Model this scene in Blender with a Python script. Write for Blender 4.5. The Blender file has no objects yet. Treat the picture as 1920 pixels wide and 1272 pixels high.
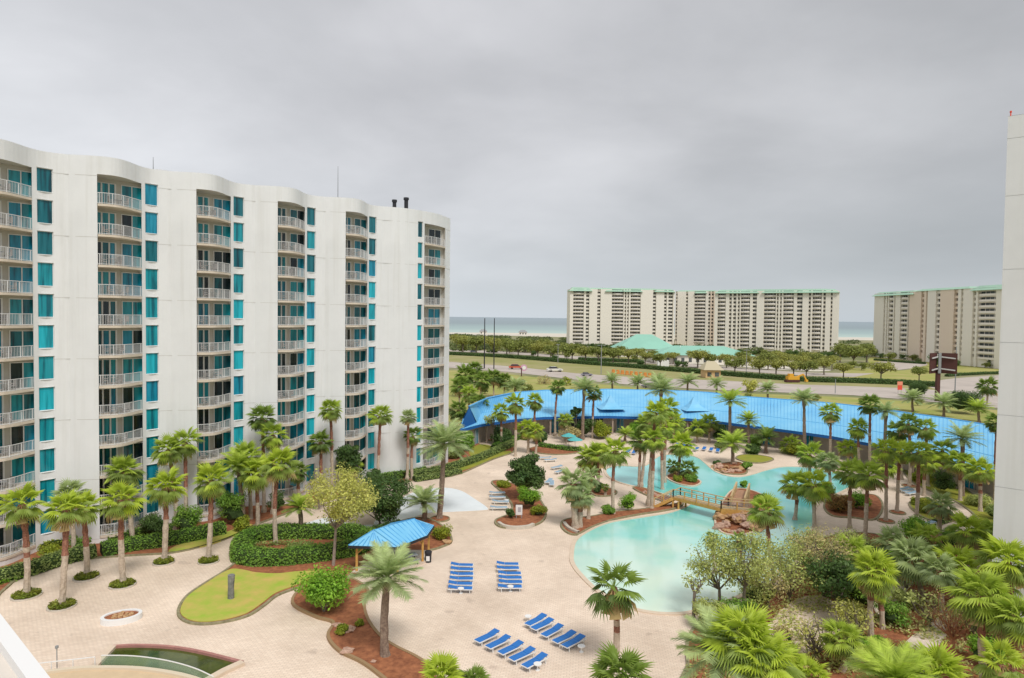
import bpy, math, random
import numpy as np
from mathutils import Vector, Matrix, noise

SC = bpy.context.scene
COL = SC.collection
rnd = random.Random(7)
RS = np.random.RandomState(11)

# ------------------------------------------------------------------ camera
F, H, PITCH, ROLL = 1250.0, 23.0, math.atan(40.6 / 1250.0), 0.0125
cam = bpy.data.cameras.new('camera')
cam.sensor_width = 36.0
cam.lens = F / 1920 * 36
cam.clip_start = 0.2
cam.clip_end = 90000
co = bpy.data.objects.new('camera', cam)
COL.objects.link(co)
cr, sr = math.cos(ROLL), math.sin(ROLL)
FV = Vector((0, math.cos(PITCH), -math.sin(PITCH)))
UP0 = Vector((0, math.sin(PITCH), math.cos(PITCH)))
RV = Vector((1, 0, 0)) * cr + UP0 * sr
UV = Vector((-1, 0, 0)) * sr + UP0 * cr
co.matrix_world = Matrix(((RV.x, UV.x, -FV.x, 0), (RV.y, UV.y, -FV.y, 0), (RV.z, UV.z, -FV.z, H), (0, 0, 0, 1)))
SC.camera = co

# ------------------------------------------------------------------ sky, sun, exposure
SUN_DIR = Vector((0.27, -0.60, 0.90)).normalized()
w = bpy.data.worlds.new('World')
SC.world = w
w.use_nodes = True
nt = w.node_tree
nt.nodes.clear()


def N(t, kind, **kw):
    n = t.nodes.new(kind)
    for k, v in kw.items():
        setattr(n, k, v)
    return n


def ramp(t, fac, stops, interp='LINEAR'):
    r = N(t, 'ShaderNodeValToRGB')
    r.color_ramp.interpolation = interp
    while len(r.color_ramp.elements) < len(stops):
        r.color_ramp.elements.new(0.5)
    for e, (p, c) in zip(r.color_ramp.elements, stops):
        e.position = p
        e.color = (*c, 1) if len(c) == 3 else c
    t.links.new(fac, r.inputs[0])
    return r.outputs[0]


def mix(t, fac, a, b, mode='MIX'):
    m = N(t, 'ShaderNodeMix', data_type='RGBA', blend_type=mode)
    for i, v in ((0, fac), (6, a), (7, b)):
        if hasattr(v, 'links') or hasattr(v, 'is_linked'):
            t.links.new(v, m.inputs[i])
        else:
            m.inputs[i].default_value = v if i == 0 else (*v, 1)
    return m.outputs[2]


def math_n(t, op, a, b=None):
    m = N(t, 'ShaderNodeMath', operation=op)
    for i, v in enumerate((a, b)):
        if v is None:
            continue
        if hasattr(v, 'is_linked'):
            t.links.new(v, m.inputs[i])
        else:
            m.inputs[i].default_value = v
    return m.outputs[0]


sky = N(nt, 'ShaderNodeTexSky', sky_type='NISHITA')
sky.sun_disc = False
sky.sun_elevation = math.asin(SUN_DIR.z)
sky.sun_rotation = math.atan2(SUN_DIR.x, SUN_DIR.y)
tc = N(nt, 'ShaderNodeTexCoord')
sep = N(nt, 'ShaderNodeSeparateXYZ')
nt.links.new(tc.outputs['Generated'], sep.inputs[0])
zc = math_n(nt, 'ADD', math_n(nt, 'MAXIMUM', sep.outputs[2], 0.0), 0.21)
px_ = math_n(nt, 'DIVIDE', sep.outputs[0], zc)
py_ = math_n(nt, 'DIVIDE', sep.outputs[1], zc)
cmb = N(nt, 'ShaderNodeCombineXYZ')
nt.links.new(px_, cmb.inputs[0])
nt.links.new(py_, cmb.inputs[1])
n1 = N(nt, 'ShaderNodeTexNoise')
n1.inputs['Scale'].default_value = 0.55
n1.inputs['Detail'].default_value = 5
n1.inputs['Roughness'].default_value = 0.42
n1.inputs['Distortion'].default_value = 0.25
nt.links.new(cmb.outputs[0], n1.inputs['Vector'])
n2 = N(nt, 'ShaderNodeTexNoise')
n2.inputs['Scale'].default_value = 1.3
n2.inputs['Detail'].default_value = 7
n2.inputs['Roughness'].default_value = 0.55
n2.inputs['Distortion'].default_value = 0.2
nt.links.new(cmb.outputs[0], n2.inputs['Vector'])
nmix = math_n(nt, 'ADD', math_n(nt, 'MULTIPLY', n1.outputs[0], 0.70), math_n(nt, 'MULTIPLY', n2.outputs[0], 0.30))
cl = ramp(nt, nmix, [(0.32, (0.34, 0.345, 0.36)), (0.47, (0.465, 0.468, 0.485)), (0.66, (0.70, 0.70, 0.72))])
# brighter towards the sea horizon, thin and faintly blue there
elev = ramp(nt, sep.outputs[2], [(0.0, (0.54, 0.59, 0.63)), (0.10, (0.53, 0.565, 0.59)), (0.30, (0.57, 0.585, 0.605))])
hf = ramp(nt, sep.outputs[2], [(0.0, (0.05,) * 3), (0.06, (0.35,) * 3), (0.22, (0.80,) * 3), (0.5, (1,) * 3)])
cloud = mix(nt, hf, elev, cl)
# the cover is thinner (brighter) to the west of the view, heavier to the east
side = math_n(nt, 'ADD', math_n(nt, 'MULTIPLY', sep.outputs[0], 0.55), 0.5)
tint = ramp(nt, side, [(0.15, (1.28, 1.29, 1.30)), (0.42, (1.06, 1.06, 1.07)), (0.80, (0.86, 0.87, 0.875))])
cloud = mix(nt, 1.0, cloud, tint, 'MULTIPLY')
skyd = mix(nt, 1.0, sky.outputs[0], (0.05, 0.05, 0.05), 'MULTIPLY')
final = mix(nt, 0.93, skyd, cloud)
bg = N(nt, 'ShaderNodeBackground')
nt.links.new(final, bg.inputs[0])
bg.inputs[1].default_value = 0.73
wo = N(nt, 'ShaderNodeOutputWorld')
nt.links.new(bg.outputs[0], wo.inputs[0])

sl = bpy.data.lights.new('sun', 'SUN')
sl.energy = 1.5
sl.angle = math.radians(18)
sl.color = (1.0, 0.975, 0.94)
so = bpy.data.objects.new('sun', sl)
COL.objects.link(so)
so.rotation_euler = SUN_DIR.to_track_quat('Z', 'Y').to_euler()

SC.view_settings.view_transform = 'Standard'
SC.view_settings.look = 'None'
SC.view_settings.gamma = 1
SC.view_settings.use_curve_mapping = False
SC.view_settings.exposure = 0.72
SC.render.engine = 'CYCLES'
SC.cycles.max_bounces = 6
SC.cycles.transparent_max_bounces = 6


# ------------------------------------------------------------------ pixel -> place
def ray(x, y):
    a, b = (x - 960) / F, (636 - y) / F
    d = FV + RV * a + UV * b
    return d


def G(x, y, z=0.0):
    d = ray(x, y)
    t = (z - H) / d.z
    return Vector((d.x * t, d.y * t, z))


def at(x, y, Y):
    d = ray(x, y)
    t = Y / d.y
    return Vector((d.x * t, Y, H + d.z * t))


# ------------------------------------------------------------------ materials
MATS = {}


def mat(name, col, rough=0.8, var=0.0, vscale=1.0, spec=0.3, metal=0.0, leaf=False, col2=None, bump=0.0, bscale=20.0,
        island=0.0, alpha=1.0, trans=0.0):
    if name in MATS:
        return MATS[name]
    m = bpy.data.materials.new(name)
    m.use_nodes = True
    t = m.node_tree
    b = t.nodes['Principled BSDF']
    b.inputs['Roughness'].default_value = rough
    b.inputs['Specular IOR Level'].default_value = spec
    b.inputs['Metallic'].default_value = metal
    b.inputs['Base Color'].default_value = (*col, 1)
    tcn = N(t, 'ShaderNodeTexCoord')
    src = None
    if var > 0 or col2:
        nz = N(t, 'ShaderNodeTexNoise')
        nz.inputs['Scale'].default_value = vscale
        nz.inputs['Detail'].default_value = 6
        nz.inputs['Roughness'].default_value = 0.65
        t.links.new(tcn.outputs['Object'], nz.inputs['Vector'])
        c2 = col2 or tuple(c * (1 - var) for c in col)
        c1 = col if col2 else tuple(min(1, c * (1 + var)) for c in col)
        src = ramp(t, nz.outputs[0], [(0.32, c2), (0.68, c1)])
    if island > 0:
        g = N(t, 'ShaderNodeNewGeometry')
        k = ramp(t, g.outputs['Random Per Island'], [(0, (1 - island,) * 3), (1, (1 + island,) * 3)])
        src = mix(t, 1.0, src if src else col, k, 'MULTIPLY')
    if src:
        t.links.new(src, b.inputs['Base Color'])
    if bump > 0:
        nb = N(t, 'ShaderNodeTexNoise')
        nb.inputs['Scale'].default_value = bscale
        nb.inputs['Detail'].default_value = 4
        t.links.new(tcn.outputs['Object'], nb.inputs['Vector'])
        bm_ = N(t, 'ShaderNodeBump')
        bm_.inputs['Strength'].default_value = bump
        t.links.new(nb.outputs[0], bm_.inputs['Height'])
        t.links.new(bm_.outputs[0], b.inputs['Normal'])
    if leaf:
        tr = N(t, 'ShaderNodeBsdfTranslucent')
        if src:
            t.links.new(src, tr.inputs[0])
        else:
            tr.inputs[0].default_value = (*col, 1)
        ms = N(t, 'ShaderNodeMixShader')
        ms.inputs[0].default_value = 0.42
        t.links.new(b.outputs[0], ms.inputs[1])
        t.links.new(tr.outputs[0], ms.inputs[2])
        t.links.new(ms.outputs[0], t.nodes['Material Output'].inputs[0])
    if trans > 0:
        b.inputs['Transmission Weight'].default_value = trans
    if alpha < 1:
        b.inputs['Alpha'].default_value = alpha
    MATS[name] = m
    return m


def brick_mat(name, c1, c2, mortar, scale, bw=0.5, rh=0.25, ms=0.02, stain=0.15, rough=0.85):
    m = bpy.data.materials.new(name)
    m.use_nodes = True
    t = m.node_tree
    b = t.nodes['Principled BSDF']
    b.inputs['Roughness'].default_value = rough
    b.inputs['Specular IOR Level'].default_value = 0.2
    tcn = N(t, 'ShaderNodeTexCoord')
    br = N(t, 'ShaderNodeTexBrick')
    br.inputs['Scale'].default_value = scale
    br.inputs['Color1'].default_value = (*c1, 1)
    br.inputs['Color2'].default_value = (*c2, 1)
    br.inputs['Mortar'].default_value = (*mortar, 1)
    br.inputs['Mortar Size'].default_value = ms
    br.inputs['Brick Width'].default_value = bw
    br.inputs['Row Height'].default_value = rh
    mp = N(t, 'ShaderNodeMapping')
    mp.inputs['Rotation'].default_value = (0, 0, 0.12)
    t.links.new(tcn.outputs['Object'], mp.inputs[0])
    t.links.new(mp.outputs[0], br.inputs['Vector'])
    nz = N(t, 'ShaderNodeTexNoise')
    nz.inputs['Scale'].default_value = 0.16
    nz.inputs['Detail'].default_value = 8
    nz.inputs['Roughness'].default_value = 0.6
    t.links.new(tcn.outputs['Object'], nz.inputs['Vector'])
    st = ramp(t, nz.outputs[0], [(0.3, (1 - stain, 1 - stain * 1.15, 1 - stain * 1.3)), (0.7, (1 + stain,) * 3)])
    nz2 = N(t, 'ShaderNodeTexNoise')
    nz2.inputs['Scale'].default_value = 0.55
    nz2.inputs['Detail'].default_value = 2
    t.links.new(tcn.outputs['Object'], nz2.inputs['Vector'])
    sp = ramp(t, nz2.outputs[0], [(0.0, (0.72, 0.72, 0.74)), (0.27, (0.84, 0.83, 0.83)), (0.33, (1, 1, 1))])
    c = mix(t, 1.0, br.outputs[0], st, 'MULTIPLY')
    c = mix(t, 1.0, c, sp, 'MULTIPLY')
    t.links.new(c, b.inputs['Base Color'])
    MATS[name] = m
    return m


WALL = mat('white_stucco', (0.77, 0.77, 0.76), 0.85, 0.035, 0.25, bump=0.05, bscale=60)
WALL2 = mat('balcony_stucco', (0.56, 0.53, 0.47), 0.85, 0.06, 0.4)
TRIM = mat('white_paint', (0.80, 0.79, 0.77), 0.5)
SLAB = mat('slab_concrete', (0.66, 0.57, 0.46), 0.8, 0.08, 0.6)
RAIL = mat('railing_paint', (0.72, 0.72, 0.71), 0.5)
JOINT = mat('wall_joint', (0.55, 0.53, 0.49), 0.9)
def glass_mat(name, c, c2):
    """tinted glass with hung curtains behind: pleats run vertically"""
    m = mat(name, c, 0.10, spec=0.5)
    t = m.node_tree
    b = t.nodes['Principled BSDF']
    tcn = N(t, 'ShaderNodeTexCoord')
    mp = N(t, 'ShaderNodeMapping')
    mp.inputs['Scale'].default_value = (3.2, 3.2, 0.25)
    oi = N(t, 'ShaderNodeObjectInfo')
    sc = N(t, 'ShaderNodeVectorMath', operation='SCALE')
    cb = N(t, 'ShaderNodeCombineXYZ')
    for i_ in range(3):
        t.links.new(oi.outputs['Random'], cb.inputs[i_])
    t.links.new(cb.outputs[0], sc.inputs[0])
    sc.inputs['Scale'].default_value = 40
    t.links.new(sc.outputs[0], mp.inputs['Location'])
    t.links.new(tcn.outputs['Object'], mp.inputs[0])
    nz = N(t, 'ShaderNodeTexNoise')
    nz.inputs['Scale'].default_value = 0.9
    nz.inputs['Detail'].default_value = 3
    t.links.new(mp.outputs[0], nz.inputs['Vector'])
    t.links.new(ramp(t, nz.outputs[0], [(0.36, c2), (0.47, c), (0.62, tuple(min(1, x * 1.25 + 0.01) for x in c))]), b.inputs['Base Color'])
    return m


GLASS = [glass_mat('teal_glass_%s' % n, c, c2) for n, c, c2 in
         (('bright', (0.008, 0.36, 0.44), (0.005, 0.24, 0.30)), ('mid', (0.005, 0.25, 0.30), (0.003, 0.12, 0.16)), ('deep', (0.003, 0.12, 0.15), (0.002, 0.05, 0.07)),
          ('blue', (0.004, 0.22, 0.33), (0.003, 0.12, 0.19)), ('dark', (0.004, 0.018, 0.024), (0.01, 0.01, 0.012)))]
ROOFG = mat('roof_gravel', (0.5, 0.49, 0.47), 0.95, 0.1, 2)
PAVER = brick_mat('tan_pavers', (0.80, 0.665, 0.54), (0.73, 0.59, 0.47), (0.56, 0.455, 0.36), 1.35)
PATHM = brick_mat('path_pavers', (0.74, 0.63, 0.53), (0.68, 0.57, 0.47), (0.56, 0.48, 0.41), 1.35)
COPING = mat('pale_coping', (0.68, 0.55, 0.42), 0.7, 0.06, 1.5)
KERB = mat('kerb_stone', (0.56, 0.50, 0.42), 0.8, 0.12, 2.5)
EDGE = mat('dark_edge', (0.27, 0.24, 0.14), 0.9, 0.3, 3)
MULCH = mat('red_mulch', (0.42, 0.165, 0.075), 0.95, col2=(0.20, 0.07, 0.035), vscale=2.2, bump=0.6, bscale=14)
GRASS = mat('bright_grass', (0.32, 0.45, 0.05), 0.95, col2=(0.56, 0.41, 0.12), vscale=0.55, bump=0.5, bscale=12)
GRASS2 = mat('lush_grass', (0.22, 0.27, 0.03), 0.95, col2=(0.34, 0.30, 0.045), vscale=0.5, bump=0.3, bscale=12)
VERGE = mat('dry_verge', (0.25, 0.26, 0.07), 0.95, col2=(0.38, 0.33, 0.17), vscale=0.06)
VERGE2 = mat('olive_verge', (0.27, 0.31, 0.06), 0.95, col2=(0.42, 0.36, 0.14), vscale=0.1)  # olive-yellow grass mottled with tan
TERR = mat('terrain_ground', (0.14, 0.17, 0.055), 0.95, col2=(0.36, 0.32, 0.19), vscale=0.03)
SAND = mat('beach_sand', (0.62, 0.57, 0.48), 0.95, 0.1, 0.01)
ASPH = mat('asphalt', (0.30, 0.275, 0.265), 0.9, 0.12, 0.06)
ASPH2 = mat('pale_asphalt', (0.47, 0.41, 0.36), 0.9, 0.12, 0.06)
LINE = mat('road_paint', (0.7, 0.68, 0.62), 0.8)
BROWNROOF = mat('blue_roof', (0.15, 0.47, 0.75), 0.5, col2=(0.24, 0.57, 0.80), vscale=0.2, spec=0.4)
BLUESEAM = mat('blue_seam', (0.11, 0.40, 0.70), 0.45)
BLUEFAS = mat('blue_fascia', (0.02, 0.13, 0.42), 0.5)
def weathered(m):
    # long soft rain streaks down the render
    t = m.node_tree
    b = t.nodes['Principled BSDF']
    src = b.inputs['Base Color'].links[0].from_socket
    ge_ = N(t, 'ShaderNodeNewGeometry')
    mp_ = N(t, 'ShaderNodeMapping')
    mp_.inputs['Scale'].default_value = (1.6, 1.6, 0.07)
    t.links.new(ge_.outputs['Position'], mp_.inputs[0])
    nz_ = N(t, 'ShaderNodeTexNoise')
    nz_.inputs['Scale'].default_value = 1.0
    nz_.inputs['Detail'].default_value = 6
    t.links.new(mp_.outputs[0], nz_.inputs['Vector'])
    k_ = ramp(t, nz_.outputs[0], [(0.28, (0.93, 0.925, 0.91)), (0.5, (1, 1, 1))])
    t.links.new(mix(t, 1.0, src, k_, 'MULTIPLY'), b.inputs['Base Color'])


weathered(WALL)
weathered(SLAB)
BARK = mat('palm_bark', (0.33, 0.25, 0.19), 0.95, col2=(0.15, 0.10, 0.075), vscale=6)
BARKP = mat('palm_pale_bark', (0.60, 0.50, 0.39), 0.95, col2=(0.36, 0.28, 0.21), vscale=5, bump=0.6, bscale=9)
BOOT = mat('palm_boots', (0.42, 0.20, 0.13), 0.95, col2=(0.13, 0.055, 0.04), vscale=8, bump=0.8, bscale=9)
TWIG = mat('tree_bark', (0.20, 0.165, 0.13), 0.95, 0.3, 4)
TWIGP = mat('pale_tree_bark', (0.34, 0.28, 0.23), 0.95, 0.25, 4)
THATCH = mat('dead_frond', (0.42, 0.30, 0.13), 0.9, island=0.3)
WOOD = mat('orange_wood', (0.66, 0.38, 0.11), 0.7, col2=(0.50, 0.27, 0.07), vscale=3)
WOODP = mat('pale_wood', (0.58, 0.42, 0.22), 0.7, 0.15, 3)
ROCKM = mat('tan_rock', (0.64, 0.41, 0.21), 0.9, col2=(0.34, 0.19, 0.10), vscale=2.2, bump=0.6, bscale=5)
ROCKP = mat('pink_rock', (0.62, 0.42, 0.31), 0.9, col2=(0.33, 0.19, 0.14), vscale=2.2, bump=0.6, bscale=5)
SLING = mat('blue_sling', (0.03, 0.17, 0.50), 0.7, 0.12, 3)
SLINGP = mat('grey_sling', (0.30, 0.42, 0.52), 0.7, 0.12, 3)
DARK = mat('dark_metal', (0.03, 0.03, 0.035), 0.6)
GREY = mat('grey_metal', (0.28, 0.29, 0.29), 0.6)
BROWN = mat('brown_paint', (0.09, 0.035, 0.03), 0.7)
FARW = mat('far_stucco', (0.80, 0.75, 0.66), 0.9)  # white haze put into the colour: stucco made paler and greyer
FARW2 = mat('far_stucco_tan', (0.74, 0.62, 0.50), 0.9)
FARB = mat('far_balcony_rail', (0.80, 0.74, 0.67), 0.8)
FARG = mat('far_window_glass', (0.10, 0.11, 0.11), 0.4, 0.5, 0.15)  # glass lightened too, distance haze mixed into its base colour
GREENR = mat('green_metal_roof', (0.33, 0.50, 0.38), 0.6, 0.1, 0.05)
GREENR2 = mat('mint_metal_roof', (0.27, 0.52, 0.41), 0.6, 0.08, 0.05)
ORANGE = mat('orange_plastic', (0.75, 0.22, 0.03), 0.6)
REDP = mat('red_board', (0.75, 0.09, 0.05), 0.6)


def leafm(name, c, var=0.25, vs=0.6, c2=None, isl=0.4):
    return mat(name, c, 0.55, var=0 if c2 else var, col2=c2, vscale=vs, leaf=True, island=isl, spec=0.35)


L_HEDGE = leafm('hedge_leaf', (0.16, 0.34, 0.045), c2=(0.30, 0.46, 0.07))
L_HEDGEL = leafm('light_hedge_leaf', (0.27, 0.36, 0.09), c2=(0.36, 0.44, 0.14))
L_DARK = leafm('dark_leaf', (0.07, 0.15, 0.04), c2=(0.13, 0.20, 0.05))
L_OAK = leafm('oak_leaf', (0.32, 0.36, 0.08), c2=(0.40, 0.39, 0.10))
L_OAK2 = leafm('oak_leaf_olive', (0.23, 0.29, 0.065), c2=(0.30, 0.32, 0.08))
L_BRIGHT = leafm('bright_leaf', (0.32, 0.54, 0.045), c2=(0.20, 0.40, 0.04))
L_YEL = leafm('spring_leaf', (0.66, 0.64, 0.17), c2=(0.50, 0.52, 0.14))
L_OLIVE = leafm('olive_leaf', (0.56, 0.60, 0.18), c2=(0.42, 0.48, 0.16))
L_TAN = leafm('dry_leaf', (0.62, 0.50, 0.24), c2=(0.52, 0.47, 0.20))
L_RED = leafm('rust_leaf', (0.34, 0.14, 0.05), c2=(0.28, 0.20, 0.05))
L_LIME = leafm('lime_leaf', (0.40, 0.42, 0.04), c2=(0.26, 0.34, 0.03))
L_SCRUB = leafm('scrub_leaf', (0.10, 0.15, 0.045), c2=(0.18, 0.21, 0.07), vs=0.05)
L_GRASSB = leafm('grass_blade', (0.18, 0.25, 0.03), c2=(0.30, 0.30, 0.04))
CORE = mat('shrub_core', (0.035, 0.06, 0.015), 0.95, 0.4, 2)  # added dark lump inside the foliage, stops see-through and stands for inner shade
FROND = {}
for i, (yc, oc) in enumerate((((0.57, 0.69, 0.08), (0.38, 0.49, 0.11)), ((0.50, 0.63, 0.09), (0.31, 0.41, 0.10)),
                              ((0.50, 0.60, 0.26), (0.36, 0.45, 0.21)), ((0.28, 0.40, 0.07), (0.16, 0.24, 0.06)))):
    FROND[i] = (leafm('frond_young_%d' % i, yc, isl=0.12), leafm('frond_old_%d' % i, oc, isl=0.15))


# ------------------------------------------------------------------ mesh helpers
class MB:
    def __init__(s):
        s.v, s.f, s.m = [], [], []

    def q(s, *pts, m=0):
        b = len(s.v)
        s.v += [tuple(p) for p in pts]
        s.f.append(tuple(range(b, b + len(pts))))
        s.m.append(m)

    def box(s, c, size, rz=0.0, m=0):
        hx, hy, hz = size[0] / 2, size[1] / 2, size[2] / 2
        ca, sa = math.cos(rz), math.sin(rz)
        b = len(s.v)
        for z in (-hz, hz):
            for x, y in ((-hx, -hy), (hx, -hy), (hx, hy), (-hx, hy)):
                s.v.append((c[0] + x * ca - y * sa, c[1] + x * sa + y * ca, c[2] + z))
        for f in ((0, 3, 2, 1), (4, 5, 6, 7), (0, 1, 5, 4), (1, 2, 6, 5), (2, 3, 7, 6), (3, 0, 4, 7)):
            s.f.append(tuple(b + i for i in f))
            s.m.append(m)

    def bar(s, a, b_, w, h, m=0):
        a, b_ = Vector(a), Vector(b_)
        d = (b_ - a).normalized()
        up = Vector((0, 0, 1)) if abs(d.z) < 0.95 else Vector((0, 1, 0))
        sd = d.cross(up).normalized()
        u = sd.cross(d)
        b = len(s.v)
        for p in (a, b_):
            for i, j in ((-1, -1), (1, -1), (1, 1), (-1, 1)):
                s.v.append(tuple(p + sd * i * w / 2 + u * j * h / 2))
        for f in ((0, 3, 2, 1), (4, 5, 6, 7), (0, 1, 5, 4), (1, 2, 6, 5), (2, 3, 7, 6), (3, 0, 4, 7)):
            s.f.append(tuple(b + i for i in f))
            s.m.append(m)

    def tube(s, pts, rad, n=6, m=0, jit=0.0, cap=True):
        b = len(s.v)
        pts = [Vector(p) for p in pts]
        k = len(pts)
        for i, p in enumerate(pts):
            d = (pts[min(i + 1, k - 1)] - pts[max(i - 1, 0)]).normalized()
            up = Vector((1, 0, 0)) if abs(d.x) < 0.8 else Vector((0, 1, 0))
            sd = d.cross(up).normalized()
            u = d.cross(sd)
            r = rad[i] if hasattr(rad, '__len__') else rad
            for j in range(n):
                a = 2 * math.pi * j / n
                rr = r * (1 + jit * rnd.uniform(-1, 1))
                s.v.append(tuple(p + (sd * math.cos(a) + u * math.sin(a)) * rr))
        for i in range(k - 1):
            mm = m[i] if hasattr(m, '__len__') else m
            for j in range(n):
                j2 = (j + 1) % n
                s.f.append((b + i * n + j, b + i * n + j2, b + (i + 1) * n + j2, b + (i + 1) * n + j))
                s.m.append(mm)
        if cap:
            s.f.append(tuple(b + (k - 1) * n + j for j in range(n)))
            s.m.append(m[-1] if hasattr(m, '__len__') else m)

    def prism(s, poly, z0, z1, m=0, bottom=False):
        n = len(poly)
        b = len(s.v)
        for p in poly:
            s.v.append((p[0], p[1], z0))
        for p in poly:
            s.v.append((p[0], p[1], z1))
        s.f.append(tuple(b + n + i for i in range(n)))
        s.m.append(m)
        if bottom:
            s.f.append(tuple(b + i for i in reversed(range(n))))
            s.m.append(m)
        for i in range(n):
            j = (i + 1) % n
            s.f.append((b + i, b + j, b + n + j, b + n + i))
            s.m.append(m)

    def mesh(s, name, mats):
        me = bpy.data.meshes.new(name)
        me.from_pydata(s.v, [], s.f)
        if not isinstance(mats, (list, tuple)):
            mats = [mats]
        for m in mats:
            me.materials.append(m)
        if len(mats) > 1:
            me.polygons.foreach_set('material_index', s.m)
        me.update()
        return me

    def build(s, name, mats, parent=None, **kw):
        return obj(name, s.mesh(name, mats), parent, **kw)


def obj(name, me, parent=None, loc=None, rot=None, scale=None, label=None, cat=None, group=None, kind=None):
    o = bpy.data.objects.new(name, me)
    COL.objects.link(o)
    if parent:
        o.parent = parent
    if loc is not None:
        o.location = loc
    if rot is not None:
        o.rotation_euler = rot if hasattr(rot, '__len__') else (0, 0, rot)
    if scale is not None:
        o.scale = scale if hasattr(scale, '__len__') else (scale,) * 3
    tag(o, label, cat, group, kind)
    return o


def tag(o, label=None, cat=None, group=None, kind=None):
    if label:
        o['label'] = label
    if cat:
        o['category'] = cat
    if group:
        o['group'] = group
    if kind:
        o['kind'] = kind
    return o


def empty(name, loc, label, cat, group=None, rot=0.0):
    return obj(name, None, None, loc, rot, None, label, cat, group)


def kids(o):
    return [c for c in bpy.data.objects if c.parent == o] if False else KIDS.get(o.name, [])


KIDS = {}


def copy_tree(o, children, loc, rot, label, scale=None):
    c = o.copy()
    COL.objects.link(c)
    c.location = loc
    c.rotation_euler = (0, 0, rot)
    if scale:
        c.scale = (scale,) * 3
    if label:
        c['label'] = label
    for ch in children:
        d = ch.copy()
        COL.objects.link(d)
        d.parent = c
    return c


def np_mesh(name, V, Fc, mats, mi=None):
    me = bpy.data.meshes.new(name)
    V = np.asarray(V, dtype=np.float32)
    Fc = np.asarray(Fc, dtype=np.int32)
    me.vertices.add(len(V))
    me.vertices.foreach_set('co', V.ravel())
    k = Fc.shape[1]
    me.loops.add(Fc.size)
    me.loops.foreach_set('vertex_index', Fc.ravel())
    me.polygons.add(len(Fc))
    me.polygons.foreach_set('loop_start', np.arange(0, Fc.size, k, dtype=np.int32))
    me.polygons.foreach_set('loop_total', np.full(len(Fc), k, dtype=np.int32))
    if not isinstance(mats, (list, tuple)):
        mats = [mats]
    for m in mats:
        me.materials.append(m)
    if mi is not None:
        me.polygons.foreach_set('material_index', mi)
    me.update(calc_edges=True)
    return me


def leaves(centers, normals, size, mats, name='foliage', aspect=0.55, mi=None):
    n = len(centers)
    c = np.asarray(centers, float)
    nn = np.asarray(normals, float) + RS.normal(0, 0.55, (n, 3))
    nn /= np.linalg.norm(nn, axis=1)[:, None] + 1e-9
    r = RS.normal(0, 1, (n, 3))
    t = np.cross(nn, r)
    t /= np.linalg.norm(t, axis=1)[:, None] + 1e-9
    u = np.cross(nn, t)
    s = (size * RS.uniform(0.6, 1.35, n))[:, None]
    V = np.stack([c - t * s, c - u * s * aspect, c + t * s, c + u * s * aspect], 1).reshape(-1, 3)
    Fc = np.arange(4 * n).reshape(n, 4)
    return np_mesh(name, V, Fc, mats, mi)


def blob_leaves(blobs, per, size, squash=0.8, shell=0.35):
    """blobs: list of (x,y,z,r); returns centers, normals"""
    cs, ns = [], []
    for x, y, z, r in blobs:
        k = max(6, int(per * r * r))
        d = RS.normal(0, 1, (k, 3))
        d /= np.linalg.norm(d, axis=1)[:, None]
        rr = r * (RS.uniform(0, 1, k) ** shell)[:, None]
        p = d * rr * np.array([1, 1, squash]) + np.array([x, y, z])
        cs.append(p)
        nn = d.copy()
        nn[:, 2] += 0.5
        ns.append(nn)
    return np.concatenate(cs), np.concatenate(ns)


def smooth(pts, per=5, closed=True):
    n = len(pts)
    out = []
    for i in range(n if closed else n - 1):
        g = (lambda k: pts[k % n]) if closed else (lambda k: pts[max(0, min(n - 1, k))])
        p0, p1, p2, p3 = (Vector(g(i + k)[:2]) for k in (-1, 0, 1, 2))
        for j in range(per):
            t = j / per
            out.append(0.5 * ((2 * p1) + (p2 - p0) * t + (2 * p0 - 5 * p1 + 4 * p2 - p3) * t * t + (3 * p1 - p0 - 3 * p2 + p3) * t ** 3))
    if not closed:
        out.append(Vector(pts[-1][:2]))
    return out


def gpoly(px, per=5, z=0.0, sm=True):
    w_ = [G(x, y, z).to_2d() for x, y in px]
    return smooth(w_, per) if sm else w_


from mathutils.geometry import tessellate_polygon


def sheet(name, poly, z, material, z0=None, **kw):
    """flat sheet, or a raised bed with a skirt when z0 is given"""
    v = [(p[0], p[1], z) for p in poly]
    tris = tessellate_polygon([[Vector(p) for p in v]])
    f = []
    for t in tris:
        a, b, c = (Vector(v[i]) for i in t)
        f.append(t if (b - a).cross(c - a).z > 0 else (t[0], t[2], t[1]))
    if z0 is not None:
        n = len(v)
        v += [(p[0], p[1], z0) for p in poly]
        f += [(i, (i + 1) % n, n + (i + 1) % n, n + i) for i in range(n)]
    me = bpy.data.meshes.new(name)
    me.from_pydata(v, [], f)
    me.materials.append(material)
    me.update()
    return obj(name, me, **kw)


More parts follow.
